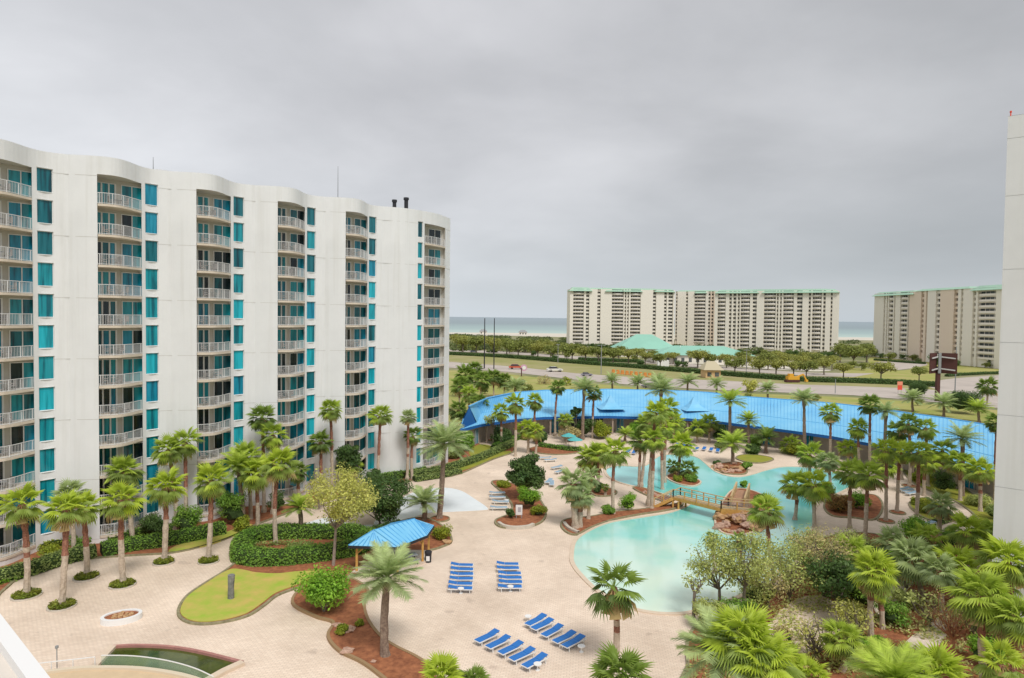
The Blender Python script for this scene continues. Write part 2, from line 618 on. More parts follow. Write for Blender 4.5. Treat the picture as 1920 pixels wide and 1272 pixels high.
def border(name, poly, w_, z0, z1, material, closed=True, **kw):
    """kerb-like strip along an outline"""
    mb = MB()
    n = len(poly)
    P = [Vector(p[:2]) for p in poly]
    offs = []
    for i in range(n):
        a = P[(i - 1) % n] if closed or i > 0 else P[i]
        b = P[(i + 1) % n] if closed or i < n - 1 else P[i]
        d = (b - a)
        d = d.normalized() if d.length > 1e-6 else Vector((1, 0))
        offs.append(Vector((d.y, -d.x)) * w_ / 2)
    for i in range(n if closed else n - 1):
        j = (i + 1) % n
        a, b = P[i], P[j]
        a0, a1, b0, b1 = a - offs[i], a + offs[i], b - offs[j], b + offs[j]
        mb.q((*a0, z1), (*b0, z1), (*b1, z1), (*a1, z1))
        mb.q((*a0, z0), (*b0, z0), (*b0, z1), (*a0, z1))
        mb.q((*a1, z1), (*b1, z1), (*b1, z0), (*a1, z0))
    return mb.build(name, material, **kw)


def inside(p, poly):
    x, y = p[0], p[1]
    c = False
    n = len(poly)
    j = n - 1
    for i in range(n):
        xi, yi = poly[i][0], poly[i][1]
        xj, yj = poly[j][0], poly[j][1]
        if (yi > y) != (yj > y) and x < (xj - xi) * (y - yi) / (yj - yi) + xi:
            c = not c
        j = i
    return c


# ================================================================== THE GROUND
S = dict(kind='structure')
mb = MB()
mb.q((-9000, -400, -0.15), (9000, -400, -0.15), (9000, 960, -0.15), (-9000, 960, -0.15))
mb.build('terrain', TERR, **S)
# beach
mb = MB()
xs = list(range(-4000, 4001, 100))
for a, b in zip(xs, xs[1:]):
    def shore(x):
        return 985 + 14 * math.sin(x * 0.011) + 8 * math.sin(x * 0.037 + 1)
    def dune(x):
        return 800 + 40 * math.sin(x * 0.013 + 2)
    mb.q((a, dune(a), -0.12), (b, dune(b), -0.12), (b, shore(b), -0.1), (a, shore(a), -0.1))
    mb.q((a, shore(a), -0.1), (b, shore(b), -0.1), (b, 1030, -1.6), (a, 1030, -1.6))
mb.build('beach', SAND, **S)
# sea
SEA = bpy.data.materials.new('sea_water')
SEA.use_nodes = True
t = SEA.node_tree
b = t.nodes['Principled BSDF']
b.inputs['Roughness'].default_value = 0.55
b.inputs['Specular IOR Level'].default_value = 0.12
ge = N(t, 'ShaderNodeNewGeometry')
sp_ = N(t, 'ShaderNodeSeparateXYZ')
t.links.new(ge.outputs['Position'], sp_.inputs[0])
nz = N(t, 'ShaderNodeTexNoise')
nz.inputs['Scale'].default_value = 0.012
mp = N(t, 'ShaderNodeMapping')
mp.inputs['Scale'].default_value = (0.25, 1, 1)
t.links.new(ge.outputs['Position'], mp.inputs[0])
t.links.new(mp.outputs[0], nz.inputs['Vector'])
dep = math_n(t, 'DIVIDE', math_n(t, 'ADD', math_n(t, 'SUBTRACT', sp_.outputs[1], 1000.0), math_n(t, 'MULTIPLY', nz.outputs[0], 160.0)), 5000.0)
c = ramp(t, dep, [(0.012, (0.70, 0.72, 0.68)), (0.022, (0.43, 0.54, 0.49)), (0.09, (0.33, 0.43, 0.42)), (0.30, (0.26, 0.32, 0.34)), (1, (0.28, 0.34, 0.37))])
t.links.new(c, b.inputs['Base Color'])
mb = MB()
mb.q((-70000, 960, -0.9), (70000, 960, -0.9), (70000, 80000, -0.9), (-70000, 80000, -0.9))
mb.build('sea', SEA, **S)

# resort plaza
plaza_px = [(-300, 1130), (0, 1060), (130, 1020), (330, 985), (520, 940), (650, 900), (760, 868), (860, 840), (905, 815), (960, 806),
            (1140, 808), (1280, 810), (1400, 822), (1560, 846), (1700, 872), (1865, 915), (2100, 960), (2350, 1300), (2500, 1900), (-600, 1900)]
sheet('plaza', gpoly(plaza_px, sm=False), 0.0, PAVER, **S)
# verge between resort and highway
verge_px = [(700, 700), (850, 694), (960, 702), (1080, 716), (1200, 727), (1340, 735), (1500, 741), (1600, 745), (1700, 752), (1860, 768), (2300, 800),
            (2300, 930), (1900, 840), (1700, 790), (1500, 765), (1400, 760), (1200, 755), (960, 765), (860, 790), (700, 790)]
sheet('verge', gpoly(verge_px, sm=False), -0.10, VERGE2, **S)
# highway
road_px = [(600, 664), (850, 679), (960, 687), (1080, 700), (1200, 708), (1340, 713), (1500, 721), (1600, 724), (1700, 728), (1860, 737), (2400, 757),
           (2400, 802), (1860, 764), (1700, 749), (1600, 741), (1500, 737), (1340, 731), (1200, 723), (1080, 712), (960, 698), (850, 690), (600, 672)]
sheet('highway', gpoly(road_px, sm=False), -0.06, ASPH2, **S)
topv = [(600, 652), (850, 664), (960, 671), (1080, 681), (1200, 691), (1340, 702), (1500, 714), (1600, 717), (1700, 721), (1860, 730), (2400, 750)]
sheet('median', gpoly(topv + [(2400, 757), (1860, 737), (1700, 728), (1600, 724), (1500, 721), (1340, 713), (1200, 708), (1080, 700), (960, 687), (850, 679), (600, 664)], sm=False), -0.05, VERGE, **S)
# lane markings
mk = MB()
for up, lo in ((0.3, 0), (0.66, 0)):
    top = [G(x, y) for x, y in road_px[:11]]
    bot = [G(x, y) for x, y in reversed(road_px[11:])]
    for i in range(10):
        a = top[i].lerp(bot[i], up)
        b_ = top[i + 1].lerp(bot[i + 1], up)
        L = (b_ - a).length
        k = int(L / 12)
        d = (b_ - a).normalized()
        for j in range(k):
            mk.bar(a + d * j * 12 + Vector((0, 0, -0.05)), a + d * (j * 12 + 4) + Vector((0, 0, -0.05)), 0.25, 0.02)
mk.build('lane_markings', LINE, **S)
# frontage road beyond the hedge, and drives on the right
sheet('frontage_road', gpoly([(700, 655), (850, 659), (960, 664), (1080, 673), (1200, 680), (1340, 692), (1500, 704), (1600, 707), (1640, 700), (1600, 700), (1500, 698), (1340, 686), (1200, 675), (1080, 668), (960, 660), (850, 655), (700, 651)], sm=False), -0.05, ASPH2, **S)
sheet('side_drive', gpoly([(1740, 722), (1770, 712), (1850, 705), (1950, 700), (2100, 700), (2100, 735), (1950, 742), (1850, 740), (1770, 733)], 4), -0.04, ASPH2, **S)
sheet('parking_lot', gpoly([(1640, 680), (1700, 676), (1740, 683), (1700, 692), (1650, 694)], 4), -0.05, ASPH2, **S)
sheet('lawn', gpoly([(1560, 708), (1600, 690), (1680, 695), (1740, 690), (1760, 705), (1740, 720), (1650, 718), (1560, 713)], 4), -0.07, VERGE2, **S)
sheet('lawn', gpoly([(1640, 668), (1740, 670), (1860, 682), (1860, 700), (1760, 695), (1640, 685)], 4), -0.08, VERGE2, **S)
sheet('lawn', gpoly([(850, 636), (960, 640), (1060, 650), (1200, 668), (1200, 674), (1080, 667), (960, 659), (850, 654)], 2, sm=False), -0.08, VERGE, **S)
sheet('parking_lot', gpoly([(1235, 676), (1340, 684), (1500, 696), (1560, 694), (1500, 686), (1340, 676), (1260, 672)], 3), -0.045, SAND, **S)

# ------------------------------------------------------------------ pool
WATER = bpy.data.materials.new('pool_water')
WATER.use_nodes = True
t = WATER.node_tree
b = t.nodes['Principled BSDF']
b.inputs['Roughness'].default_value = 0.08
b.inputs['Specular IOR Level'].default_value = 0.4
ge = N(t, 'ShaderNodeNewGeometry')
sp_ = N(t, 'ShaderNodeSeparateXYZ')
t.links.new(ge.outputs['Position'], sp_.inputs[0])
nz = N(t, 'ShaderNodeTexNoise')
nz.inputs['Scale'].default_value = 0.16
nz.inputs['Detail'].default_value = 3
t.links.new(ge.outputs['Position'], nz.inputs['Vector'])
fac = math_n(t, 'ADD', math_n(t, 'DIVIDE', math_n(t, 'SUBTRACT', sp_.outputs[1], 50.0), 50.0), math_n(t, 'MULTIPLY', math_n(t, 'SUBTRACT', nz.outputs[0], 0.5), 0.7))
c = ramp(t, fac, [(0.0, (0.72, 0.82, 0.69)), (0.28, (0.56, 0.78, 0.69)), (0.50, (0.30, 0.70, 0.63)), (0.72, (0.16, 0.60, 0.58)), (1.0, (0.30, 0.70, 0.68))])
t.links.new(c, b.inputs['Base Color'])
nb = N(t, 'ShaderNodeTexNoise')
nb.inputs['Scale'].default_value = 1.6
nb.inputs['Detail'].default_value = 3
t.links.new(ge.outputs['Position'], nb.inputs['Vector'])
bmp = N(t, 'ShaderNodeBump')
bmp.inputs['Strength'].default_value = 0.12
t.links.new(nb.outputs[0], bmp.inputs['Height'])
t.links.new(bmp.outputs[0], b.inputs['Normal'])
pool_px = [(1072, 1040), (1078, 1015), (1100, 998), (1140, 981), (1200, 971), (1250, 963), (1280, 953), (1292, 944), (1270, 934), (1235, 925), (1213, 917),
           (1181, 911), (1155, 903), (1138, 892), (1136, 880), (1160, 874), (1205, 875), (1225, 862), (1242, 854), (1280, 853), (1307, 858), (1322, 868),
           (1338, 882), (1357, 891), (1381, 895), (1407, 891), (1433, 883), (1467, 876), (1511, 877), (1560, 885), (1595, 897), (1600, 910), (1575, 925),
           (1545, 935), (1530, 950), (1530, 975), (1520, 1010), (1500, 1045), (1470, 1080), (1420, 1105), (1360, 1130), (1300, 1148), (1265, 1152),
           (1225, 1150), (1180, 1140), (1125, 1112), (1090, 1080), (1074, 1058)]
POOL = gpoly(pool_px, 5)
sheet('pool_water', POOL, 0.03, WATER, **S)
border('pool_coping', POOL, 0.42, -0.05, 0.09, COPING, **S)
# splash pad
PADM = mat('splash_pad', (0.78, 0.82, 0.83), 0.35, 0.06, 0.4)
pad = gpoly([(700, 985), (735, 950), (765, 928), (800, 918), (835, 915), (865, 921), (890, 936), (914, 953), (905, 957), (850, 960), (800, 963), (760, 975)], 5)
sheet('splash_pad', pad, 0.03, PADM, z0=0.0, **S)
po = MB()
pad2 = gpoly([(560, 988), (620, 970), (660, 985), (700, 985), (690, 1000), (640, 1003), (580, 1000)], 5)
sheet('splash_pad', pad2, 0.03, PADM, z0=0.0, **S)


# ------------------------------------------------------------------ beds
def bed(name, px, material, h=0.12, kerb=True, km=None, kw=0.22, per=5, kind='structure'):
    p = gpoly(px, per)
    o = sheet(name, p, h, material, z0=0.0, kind=kind)
    if kerb:
        border('bed_edging', p, kw, -0.02, h + 0.04, km or EDGE, kind='structure')
    return p


build_bed = bed('mulch_bed', [(-300, 1150), (-60, 1160), (0, 1114), (35, 1085), (80, 1066), (130, 1052), (200, 1046), (260, 1042), (330, 1037), (400, 1020),
                              (445, 1003), (480, 985), (530, 967), (570, 952), (650, 930), (700, 915), (760, 905), (800, 897), (850, 893), (885, 880),
                              (925, 862), (962, 849), (960, 838), (925, 842), (890, 830), (860, 820), (845, 850), (760, 862), (640, 890), (520, 930),
                              (330, 980), (100, 1020), (-60, 1040), (-300, 1080)], MULCH, 0.10, per=3)
bed('lawn', [(318, 1038), (360, 1031), (400, 1021), (445, 1004), (475, 988), (455, 985), (430, 998), (390, 1008), (330, 1026)], GRASS, 0.14, False)
bed('lawn', [(855, 885), (880, 880), (925, 862), (958, 850), (945, 848), (900, 862), (868, 873)], GRASS2, 0.14, False)
bed('lawn', [(880, 846), (900, 835), (922, 838), (930, 845), (905, 855), (885, 858)], GRASS2, 0.14, False)
island = bed('mulch_bed', [(452, 1015), (480, 1003), (560, 1001), (640, 1002), (720, 985), (790, 972), (830, 988), (847, 1015), (825, 1028), (800, 1035), (760, 1050),
                           (700, 1075), (640, 1085), (600, 1092), (560, 1103), (520, 1118), (495, 1137), (465, 1156), (420, 1168), (375, 1172), (345, 1165),
                           (334, 1148), (350, 1120), (385, 1095), (425, 1070), (447, 1050), (447, 1030)], MULCH, 0.10)
bed('lawn', [(427, 1072), (387, 1096), (352, 1121), (338, 1147), (348, 1162), (376, 1169), (420, 1165), (462, 1153), (491, 1134), (518, 1114), (558, 1099), (585, 1086), (597, 1074), (560, 1074), (520, 1078), (480, 1076), (450, 1070)], GRASS, 0.14, False)
bed('mulch_bed', [(548, 1132), (590, 1158), (625, 1170), (615, 1195), (635, 1222), (680, 1245), (720, 1275), (760, 1310), (840, 1310), (805, 1255), (780, 1235), (740, 1215),
                  (712, 1195), (690, 1165), (683, 1135), (690, 1110), (660, 1088), (620, 1083), (575, 1098)], MULCH, 0.16, km=mat('edging_board', (0.32, 0.21, 0.11), 0.8))
bed('mulch_bed', [(922, 906), (940, 903), (970, 912), (1000, 925), (1022, 955), (1020, 975), (1000, 987), (960, 992), (935, 988), (930, 977), (955, 965), (960, 948), (942, 925)], MULCH, 0.14)
bed('mulch_bed', [(1052, 985), (1065, 975), (1110, 970), (1150, 962), (1200, 957), (1250, 950), (1280, 944), (1272, 953), (1240, 960), (1200, 966), (1150, 976), (1110, 990), (1082, 1004), (1062, 999)], MULCH, 0.14)
bed('mulch_bed', [(1107, 920), (1128, 914), (1155, 922), (1148, 930), (1118, 931)], MULCH, 0.12)
bed('mulch_bed', [(1188, 917), (1200, 915), (1240, 928), (1262, 938), (1245, 941), (1215, 931)], MULCH, 0.12)
bed('mulch_bed', [(990, 845), (1010, 838), (1040, 842), (1085, 848), (1060, 853), (1020, 852)], MULCH, 0.12)
bed('lawn', [(1380, 860), (1395, 854), (1430, 856), (1450, 862), (1430, 869), (1400, 868)], GRASS2, 0.14)
bed('mulch_bed', [(1338, 880), (1350, 871), (1385, 868), (1400, 880), (1395, 890), (1360, 889)], MULCH, 0.12)
bed('mulch_bed', [(1250, 897), (1265, 889), (1300, 898), (1314, 906), (1300, 913), (1272, 909)], MULCH, 0.16, km=COPING)
bed('mulch_bed', [(1342, 968), (1345, 990), (1362, 1003), (1400, 1003), (1432, 990), (1446, 966), (1440, 938), (1412, 922), (1380, 918), (1362, 932)], MULCH, 0.12, km=COPING)
bed('mulch_bed', [(1545, 950), (1560, 935), (1600, 930), (1640, 930), (1655, 950), (1640, 975), (1600, 972), (1560, 968)], MULCH, 0.12)
bed('mulch_bed', [(880, 818), (920, 812), (960, 812), (970, 822), (940, 828), (905, 826)], MULCH, 0.12)
bed('mulch_bed', [(1180, 800), (1230, 812), (1290, 818), (1280, 824), (1220, 822), (1160, 812)], MULCH, 0.12)
# right-hand shrubbery with its path
bed('mulch_bed', [(1330, 1400), (1290, 1250), (1300, 1180), (1380, 1140), (1450, 1110), (1500, 1060), (1545, 1010), (1620, 1000), (1680, 1010), (1760, 1000), (1830, 1000), (1900, 1010),
                  (2100, 1050), (2300, 1400)], MULCH, 0.08, per=3)
sheet('paver_clearing', gpoly([(1440, 1175), (1490, 1128), (1540, 1120), (1580, 1150), (1570, 1200), (1500, 1230), (1450, 1215)], 4), 0.12, PAVER, z0=0.0, **S)
sheet('winding_path', gpoly([(1640, 1330), (1675, 1250), (1700, 1205), (1740, 1175), (1790, 1130), (1820, 1080), (1850, 1050), (1890, 1075), (1860, 1110), (1810, 1160), (1770, 1200), (1740, 1250), (1720, 1330)], 4), 0.13, PATHM, z0=0.0, **S)
sheet('winding_path', gpoly([(1640, 1090), (1690, 1060), (1730, 1070), (1700, 1110), (1680, 1150), (1650, 1160), (1635, 1130)], 4), 0.125, PATHM, z0=0.0, **S)
bed('mulch_bed', [(1690, 870), (1740, 885), (1790, 905), (1850, 950), (1890, 1000), (1860, 1000), (1820, 960), (1780, 935), (1740, 920), (1705, 900)], GRASS2, 0.10, per=3)
bed('lawn', [(1705, 945), (1735, 935), (1770, 950), (1790, 975), (1760, 980), (1725, 968)], GRASS2, 0.12)
bed('lawn', [(1640, 860), (1680, 868), (1740, 885), (1720, 890), (1660, 876)], GRASS2, 0.12)

# ================================================================== LEFT APARTMENT BUILDING
D = Vector((0.6636, 0.7481))
NR = Vector((0.7481, -0.6636))
P0 = Vector((-29.073, 80.964))
ZT = 38.2
FL = 2.98
NF = 12


def fo(u, out, z):
    p = P0 + D * u + NR * out
    return Vector((p.x, p.y, z))


PROF = [(0, 0.0), (0.4, 0.1), (1.2, 0.85), (2.4, 1.72), (3.2, 2.12), (4.0, 2.2), (4.8, 1.85), (5.6, 1.25), (6.4, 0.5), (7.0, 0.05), (7.8, -0.28), (8.7, -0.3), (9.5, 0.0)]
PROFE = [(0, 0.0), (0.5, 0.15), (1.5, 0.75), (3.0, 1.35), (5.0, 1.55), (6.5, 1.5), (8.0, 1.42), (9.5, 1.05), (11.0, 0.45), (12.3, -0.2), (13.8, -0.95)]


def pv(prof, s):
    for (a, x), (b, y) in zip(prof, prof[1:]):
        if s <= b:
            t_ = max(0, (s - a) / (b - a))
            t_ = t_
            return x + (y - x) * t_
    return prof[-1][1]


def smprof(prof):
    # soften by sampling a moving average
    def f(s):
        ks = [-0.5, -0.25, 0, 0.25, 0.5]
        lo, hi = prof[0][0], prof[-1][0]
        if s < lo + 0.5 or s > hi - 0.5:
            ks = [0]
        return sum(pv(prof, s + k) for k in ks) / len(ks)
    return f


PF, PFE = smprof(PROF), smprof(PROFE)


def wall_module(W_, pf, bal, win):
    """local frame: x = along facade, y = outwards, z up"""
    mb = MB()
    b0, b1 = bal
    w0, w1 = win
    sb = sorted(set([0, W_] + [b0, b1, w0, w1] + [round(0.35 * i, 3) for i in range(1, int(W_ / 0.35))]))
    sb = [s for i, s in enumerate(sb) if s in (0, W_, b0, b1, w0, w1) or all(abs(s - k) > 0.12 for k in (0, W_, b0, b1, w0, w1))]
    wz = [(34.35 - FL * k, 36.62 - FL * k) for k in range(NF)]
    zall = sorted(set([-0.5, ZT, 0.57, 36.45] + [z for a in wz for z in a]))
    for s0, s1 in zip(sb, sb[1:]):
        sm_ = (s0 + s1) / 2
        if b0 < sm_ < b1:
            zr = [(-0.5, 0.57), (36.45, ZT)]
        elif w0 < sm_ < w1:
            zr = []
            lo = -0.5
            for a, b_ in reversed(wz):
                zr.append((lo, a))
                lo = b_
            zr.append((lo, ZT))
        else:
            zr = [(-0.5, ZT)]
        y0, y1 = pf(s0), pf(s1)
        for z0, z1 in zr:
            mb.q((s0, y0, z0), (s1, y1, z0), (s1, y1, z1), (s0, y0, z1))
        # parapet: top and inner face
        mb.q((s0, y0, ZT), (s1, y1, ZT), (s1, y1 - 0.35, ZT), (s0, y0 - 0.35, ZT))
        mb.q((s0, y0 - 0.35, ZT), (s1, y1 - 0.35, ZT), (s1, y1 - 0.35, ZT - 0.9), (s0, y0 - 0.35, ZT - 0.9))
        if b0 < sm_ < b1:   # soffit of head
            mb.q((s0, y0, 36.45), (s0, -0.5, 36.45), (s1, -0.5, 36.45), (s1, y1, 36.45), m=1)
    # balcony recess side walls and back wall
    yb = -0.5
    x1 = max(b1, min(w0 - 0.12, b1 + 0.3)) if w0 > b1 else b1
    x1 = b1 + 0.36 if w0 > b1 else b1
    for s, sb_ in ((b0, b0), (b1, x1)):
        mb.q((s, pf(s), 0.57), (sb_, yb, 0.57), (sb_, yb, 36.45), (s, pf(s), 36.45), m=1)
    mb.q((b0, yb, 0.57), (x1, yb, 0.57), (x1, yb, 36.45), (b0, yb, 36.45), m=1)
    # window reveals
    for a, b_ in wz:
        for s in (w0, w1):
            mb.q((s, pf(s), a), (s, pf(s) - 0.25, a), (s, pf(s) - 0.25, b_), (s, pf(s), b_))
        for z in (a, b_):
            mb.q((w0, pf(w0), z), (w1, pf(w1), z), (w1, pf(w1) - 0.25, z), (w0, pf(w0) - 0.25, z))
    # back fill behind window column
    mb.q((w0 - 0.1, pf(w0) - 0.5, -0.5), (w1 + 0.1, pf(w1) - 0.5, -0.5), (w1 + 0.1, pf(w1) - 0.5, ZT - 1), (w0 - 0.1, pf(w0) - 0.5, ZT - 1))
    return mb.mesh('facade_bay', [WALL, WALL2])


def window_mesh(win, pf):
    w0, w1 = win
    mb = MB()
    y0, y1 = pf(w0) - 0.16, pf(w1) - 0.16
    a, b_ = 0.0, 2.27
    for (s0, s1, z0, z1) in ((w0, w0 + 0.05, a, b_), (w1 - 0.05, w1, a, b_), (w0 + 0.05, w1 - 0.05, a, a + 0.06), (w0 + 0.05, w1 - 0.05, b_ - 0.05, b_)):
        f = lambda s: y0 + (y1 - y0) * (s - w0) / (w1 - w0)
        mb.bar((s0 if s1 - s0 > 0.2 else (s0 + s1) / 2, f(s0), (z0 + z1) / 2 if s1 - s0 > 0.2 else z0),
               (s1 if s1 - s0 > 0.2 else (s0 + s1) / 2, f(s1), (z0 + z1) / 2 if s1 - s0 > 0.2 else z1), 0.06, 0.06)
    fr = mb.mesh('window', TRIM)
    pn = []
    for g in GLASS:
        mp_ = MB()
        mp_.q((w0 + 0.03, y0 - 0.01, 0.03), (w1 - 0.03, y1 - 0.01, 0.03), (w1 - 0.03, y1 - 0.01, 2.24), (w0 + 0.03, y0 - 0.01, 2.24))
        pn.append(mp_.mesh('pane', g))
    return fr, pn


def slab_mesh(bal, pf):
    b0, b1 = bal
    mb = MB()
    n = 12
    ss = [b0 + 0.01 + (b1 - b0 - 0.02) * i / n for i in range(n + 1)]
    for s0, s1 in zip(ss, ss[1:]):
        y0, y1 = pf(s0) + 0.07, pf(s1) + 0.07
        mb.q((s0, y0, -0.22), (s1, y1, -0.22), (s1, y1, 0), (s0, y0, 0))
        mb.q((s0, y0, 0), (s1, y1, 0), (s1, -0.49, 0), (s0, -0.49, 0))
        mb.q((s0, -0.49, -0.22), (s1, -0.49, -0.22), (s1, y1, -0.22), (s0, y0, -0.22))
    return mb.mesh('balcony', SLAB)


def rail_mesh(bal, pf):
    b0, b1 = bal
    mb = MB()
    n = 34
    ss = [b0 + 0.03 + (b1 - b0 - 0.06) * i / n for i in range(n + 1)]
    off = -0.06
    for i, s in enumerate(ss):
        big = i % 8 == 1
        w_ = 0.06 if big else 0.022
        mb.box((s, pf(s) + off, 0.54), (w_, 0.05 if big else 0.02, 1.04))
    for j in range(0, n, 3):
        s0, s1 = ss[j], ss[min(j + 3, n)]
        for z, h in ((1.08, 0.05), (0.10, 0.04)):
            mb.bar((s0, pf(s0) + off, z), (s1, pf(s1) + off, z), 0.06, h)
    return mb.mesh('railing', RAIL)


def door_meshes(x0, x1, npanes, h=2.38):
    mb = MB()
    y = -0.46
    wd = (x1 - x0) / npanes
    fw = 0.09 if npanes == 2 else 0.15
    for i in range(npanes + 1):
        x = min(max(x0 + wd * i, x0 + fw / 2), x1 - fw / 2)
        mb.box((x, y, h / 2), (fw, 0.07, h))
    mb.box(((x0 + x1) / 2, y, h - 0.04), (x1 - x0, 0.068, 0.08))
    mb.box(((x0 + x1) / 2, y, 0.04), (x1 - x0, 0.068, 0.08))
    fr = mb.mesh('sliding_door' if npanes == 2 else 'side_window', TRIM)
    pn = {}
    for g in range(5):
        for i in range(npanes):
            p = MB()
            p.q((x0 + wd * i + 0.02, y - 0.01, 0.04), (x0 + wd * (i + 1) - 0.02, y - 0.01, 0.04), (x0 + wd * (i + 1) - 0.02, y - 0.01, h - 0.04), (x0 + wd * i + 0.02, y - 0.01, h - 0.04))
            pn[(g, i)] = p.mesh('pane', GLASS[g])
    return fr, pn


apt = empty('apartment_building', fo(0, 0, 0), 'long white twelve-storey apartment block with rippling facade and teal windows', 'building')
AR = math.atan2(D.y, D.x)


def to_apt(o, u):
    """a module part: local x along facade, y outward (NR is -90deg from D so y is mirrored)"""
    o.parent = apt
    o.location = (u * D.x, u * D.y, 0)
    o.rotation_euler = (0, 0, AR)
    o.scale = (1, -1, 1)


def std_module(mod, u, prefix_doors, floors=range(NF)):
    pf, W_, bal, win, bay, slab, rail, wfr, wpn, doors = mod
    o = obj('facade_bay', bay)
    to_apt(o, u)
    for k in floors:
        zf = 33.6 - FL * k
        # window
        wo_ = obj('window', wfr)
        to_apt(wo_, u)
        wo_.location.z = 34.35 - FL * k
        g = rnd.choices([0, 1, 2, 3], [8, 4, 1, 2] if u < -20 else [5, 4, 2, 2])[0]
        if k <= 2 and rnd.random() < 0.4:
            g = 2
        obj('pane', wpn[g], wo_)
        s = obj('balcony', slab)
        to_apt(s, u)
        s.location.z = zf
        obj('railing', rail, s)
        for fr, pn, npn in doors:
            d_ = obj(fr.name.split('.')[0], fr)
            to_apt(d_, u)
            d_.location.z = zf + 0.01
            gg = rnd.choices([1, 2, 3, 4], [3, 4, 3, 3])[0]
            for i in range(npn):
                g2 = gg if rnd.random() < 0.55 else rnd.choice([1, 2, 3, 4])
                obj('pane', pn[(g2, i)], d_)


bal, win = (2.4, 6.95), (7.38, 8.72)
dB = (*door_meshes(5.2, 7.26, 2, 2.5), 2)
dA = (*door_meshes(2.75, 4.75, 3, 2.5), 3)
MOD = (PF, 9.5, bal, win, wall_module(9.5, PF, bal, win), slab_mesh(bal, PF), rail_mesh(bal, PF), *window_mesh(win, PF), (dA, dB))
balE, winE = (6.45, 11.9), (5.2, 6.15)
dBE = (*door_meshes(8.9, 11.4, 2, 2.5), 2)
dAE = (*door_meshes(6.5, 8.1, 2, 2.5), 2)
MODE = (PFE, 13.8, balE, winE, wall_module(13.8, PFE, balE, winE), slab_mesh(balE, PFE), rail_mesh(balE, PFE), *window_mesh(winE, PFE), (dAE, dBE))
for k in range(-1, 4):
    std_module(MOD, -21.7 + 9.5 * k, None)
std_module(MODE, 16.0 + 0.3, None)
U0, U1 = -31.2, 30.1
# wall joints
jm = MB()
for u0, W_, pf, spans in [(-21.7 + 9.5 * k, 9.5, PF, ((0.0, 2.38), (8.6, 9.5))) for k in range(-1, 4)] + [(16.3, 13.8, PFE, ((0, 5.3), (11.95, 13.8)))]:
    for z in [36.3 - FL * 2 * i for i in range(7)]:
        for a, b_ in spans:
            n = 5
            for i in range(n):
                s0, s1 = a + (b_ - a) * i / n, a + (b_ - a) * (i + 1) / n
                p, q_ = fo(u0 + s0, pf(s0) + 0.004, z) - fo(0, 0, 0), fo(u0 + s1, pf(s1) + 0.004, z) - fo(0, 0, 0)
                p.z = q_.z = z
                jm.bar(p, q_, 0.02, 0.035)
tag(jm.build('wall_joint', JOINT, apt), kind='stuff')
# roof deck, end walls, back wall
rb = MB()
pts = [fo(U0, -0.5, 0), fo(U1, -1.4, 0), fo(U1, -18, 0), fo(U0, -18, 0)]
pts = [(p.x - P0.x, p.y - P0.y) for p in pts]
rb.q(*[(x, y, ZT - 0.85) for x, y in pts])
rb.build('roof', ROOFG, apt)
rb = MB()
for i, j in ((1, 2), (2, 3), (3, 0)):
    a, b_ = pts[i], pts[j]
    rb.q((*a, -0.5), (*b_, -0.5), (*b_, ZT), (*a, ZT))
e0 = fo(U1, PFE(13.8), 0) - fo(0, 0, 0)
rb.q((e0.x, e0.y, -0.5), (*pts[1], -0.5), (*pts[1], ZT), (e0.x, e0.y, ZT))
rb.build('wall', WALL, apt)


def roof_thing(name, x, y0, y1, out, r, label, cat, cap=False):
    # find u for pixel x at given setback
    d = ray(x, y1)
    best = min((abs((fo(u / 10, out, 0).x) / fo(u / 10, out, 0).y - d.x / d.y), u / 10) for u in range(-310, 305))[1]
    p = fo(best, out, ZT - 0.85)
    top = at(x, y0, p.y)
    m_ = MB()
    h = top.z - p.z
    m_.tube([(0, 0, 0), (0, 0, h * 0.5), (0, 0, h)], [r, r, r * (1 if cap else 0.5)], 8)
    if cap:
        m_.tube([(0, 0, h - 0.35), (0, 0, h)], [r * 1.35, r * 1.35], 8)
    m_.build(name, DARK if cap else GREY, loc=p, label=label, cat=cat)


roof_thing('chimney', 739, 375, 395, -3.0, 0.28, 'shorter dark flue standing on the apartment block roof', 'chimney', True)
roof_thing('chimney', 761, 371, 398, -3.0, 0.30, 'taller dark flue with cap on the apartment block roof, nearer its end', 'chimney', True)
roof_thing('antenna_mast', 633, 312, 380, -4.0, 0.05, 'tall thin grey mast rising above the apartment roofline', 'antenna')
roof_thing('antenna_mast', 287, 295, 330, -5.0, 0.05, 'short thin rod on the roof above the second balcony stack', 'antenna')
hb = MB()
hb.box((0, 0, 0.6), (2.2, 2.0, 1.25), AR)
hb.build('roof_hatch', WALL, loc=fo(-11.4, -2.6, ZT - 0.85), label='low white box hatch peeping over the apartment parapet', cat='roof hatch')

# balcony furniture: table and two chairs on balconies
ft = MB()
ft.tube([(0, 0, 0), (0, 0, 0.68)], [0.04, 0.04], 6)
ft.tube([(0, 0, 0.68), (0, 0, 0.72)], [0.38, 0.38], 10)
ft.box((0, 0, 0.02), (0.4, 0.4, 0.04))
FT = ft.mesh('patio_table', GREY)
fc = MB()
fc.box((0, 0, 0.42), (0.5, 0.5, 0.05))
fc.box((0, 0.24, 0.7), (0.5, 0.05, 0.55))
for x in (-0.22, 0.22):
    for y in (-0.22, 0.22):
        fc.box((x, y, 0.2), (0.04, 0.04, 0.4))
    fc.box((x, 0, 0.62), (0.05, 0.5, 0.04))
FC = fc.mesh('patio_chair', mat('grey_resin', (0.30, 0.28, 0.27), 0.7))
ORD = ['top', 'second', 'third', 'fourth', 'fifth', 'sixth', 'seventh', 'eighth', 'ninth', 'tenth', 'eleventh', 'lowest']
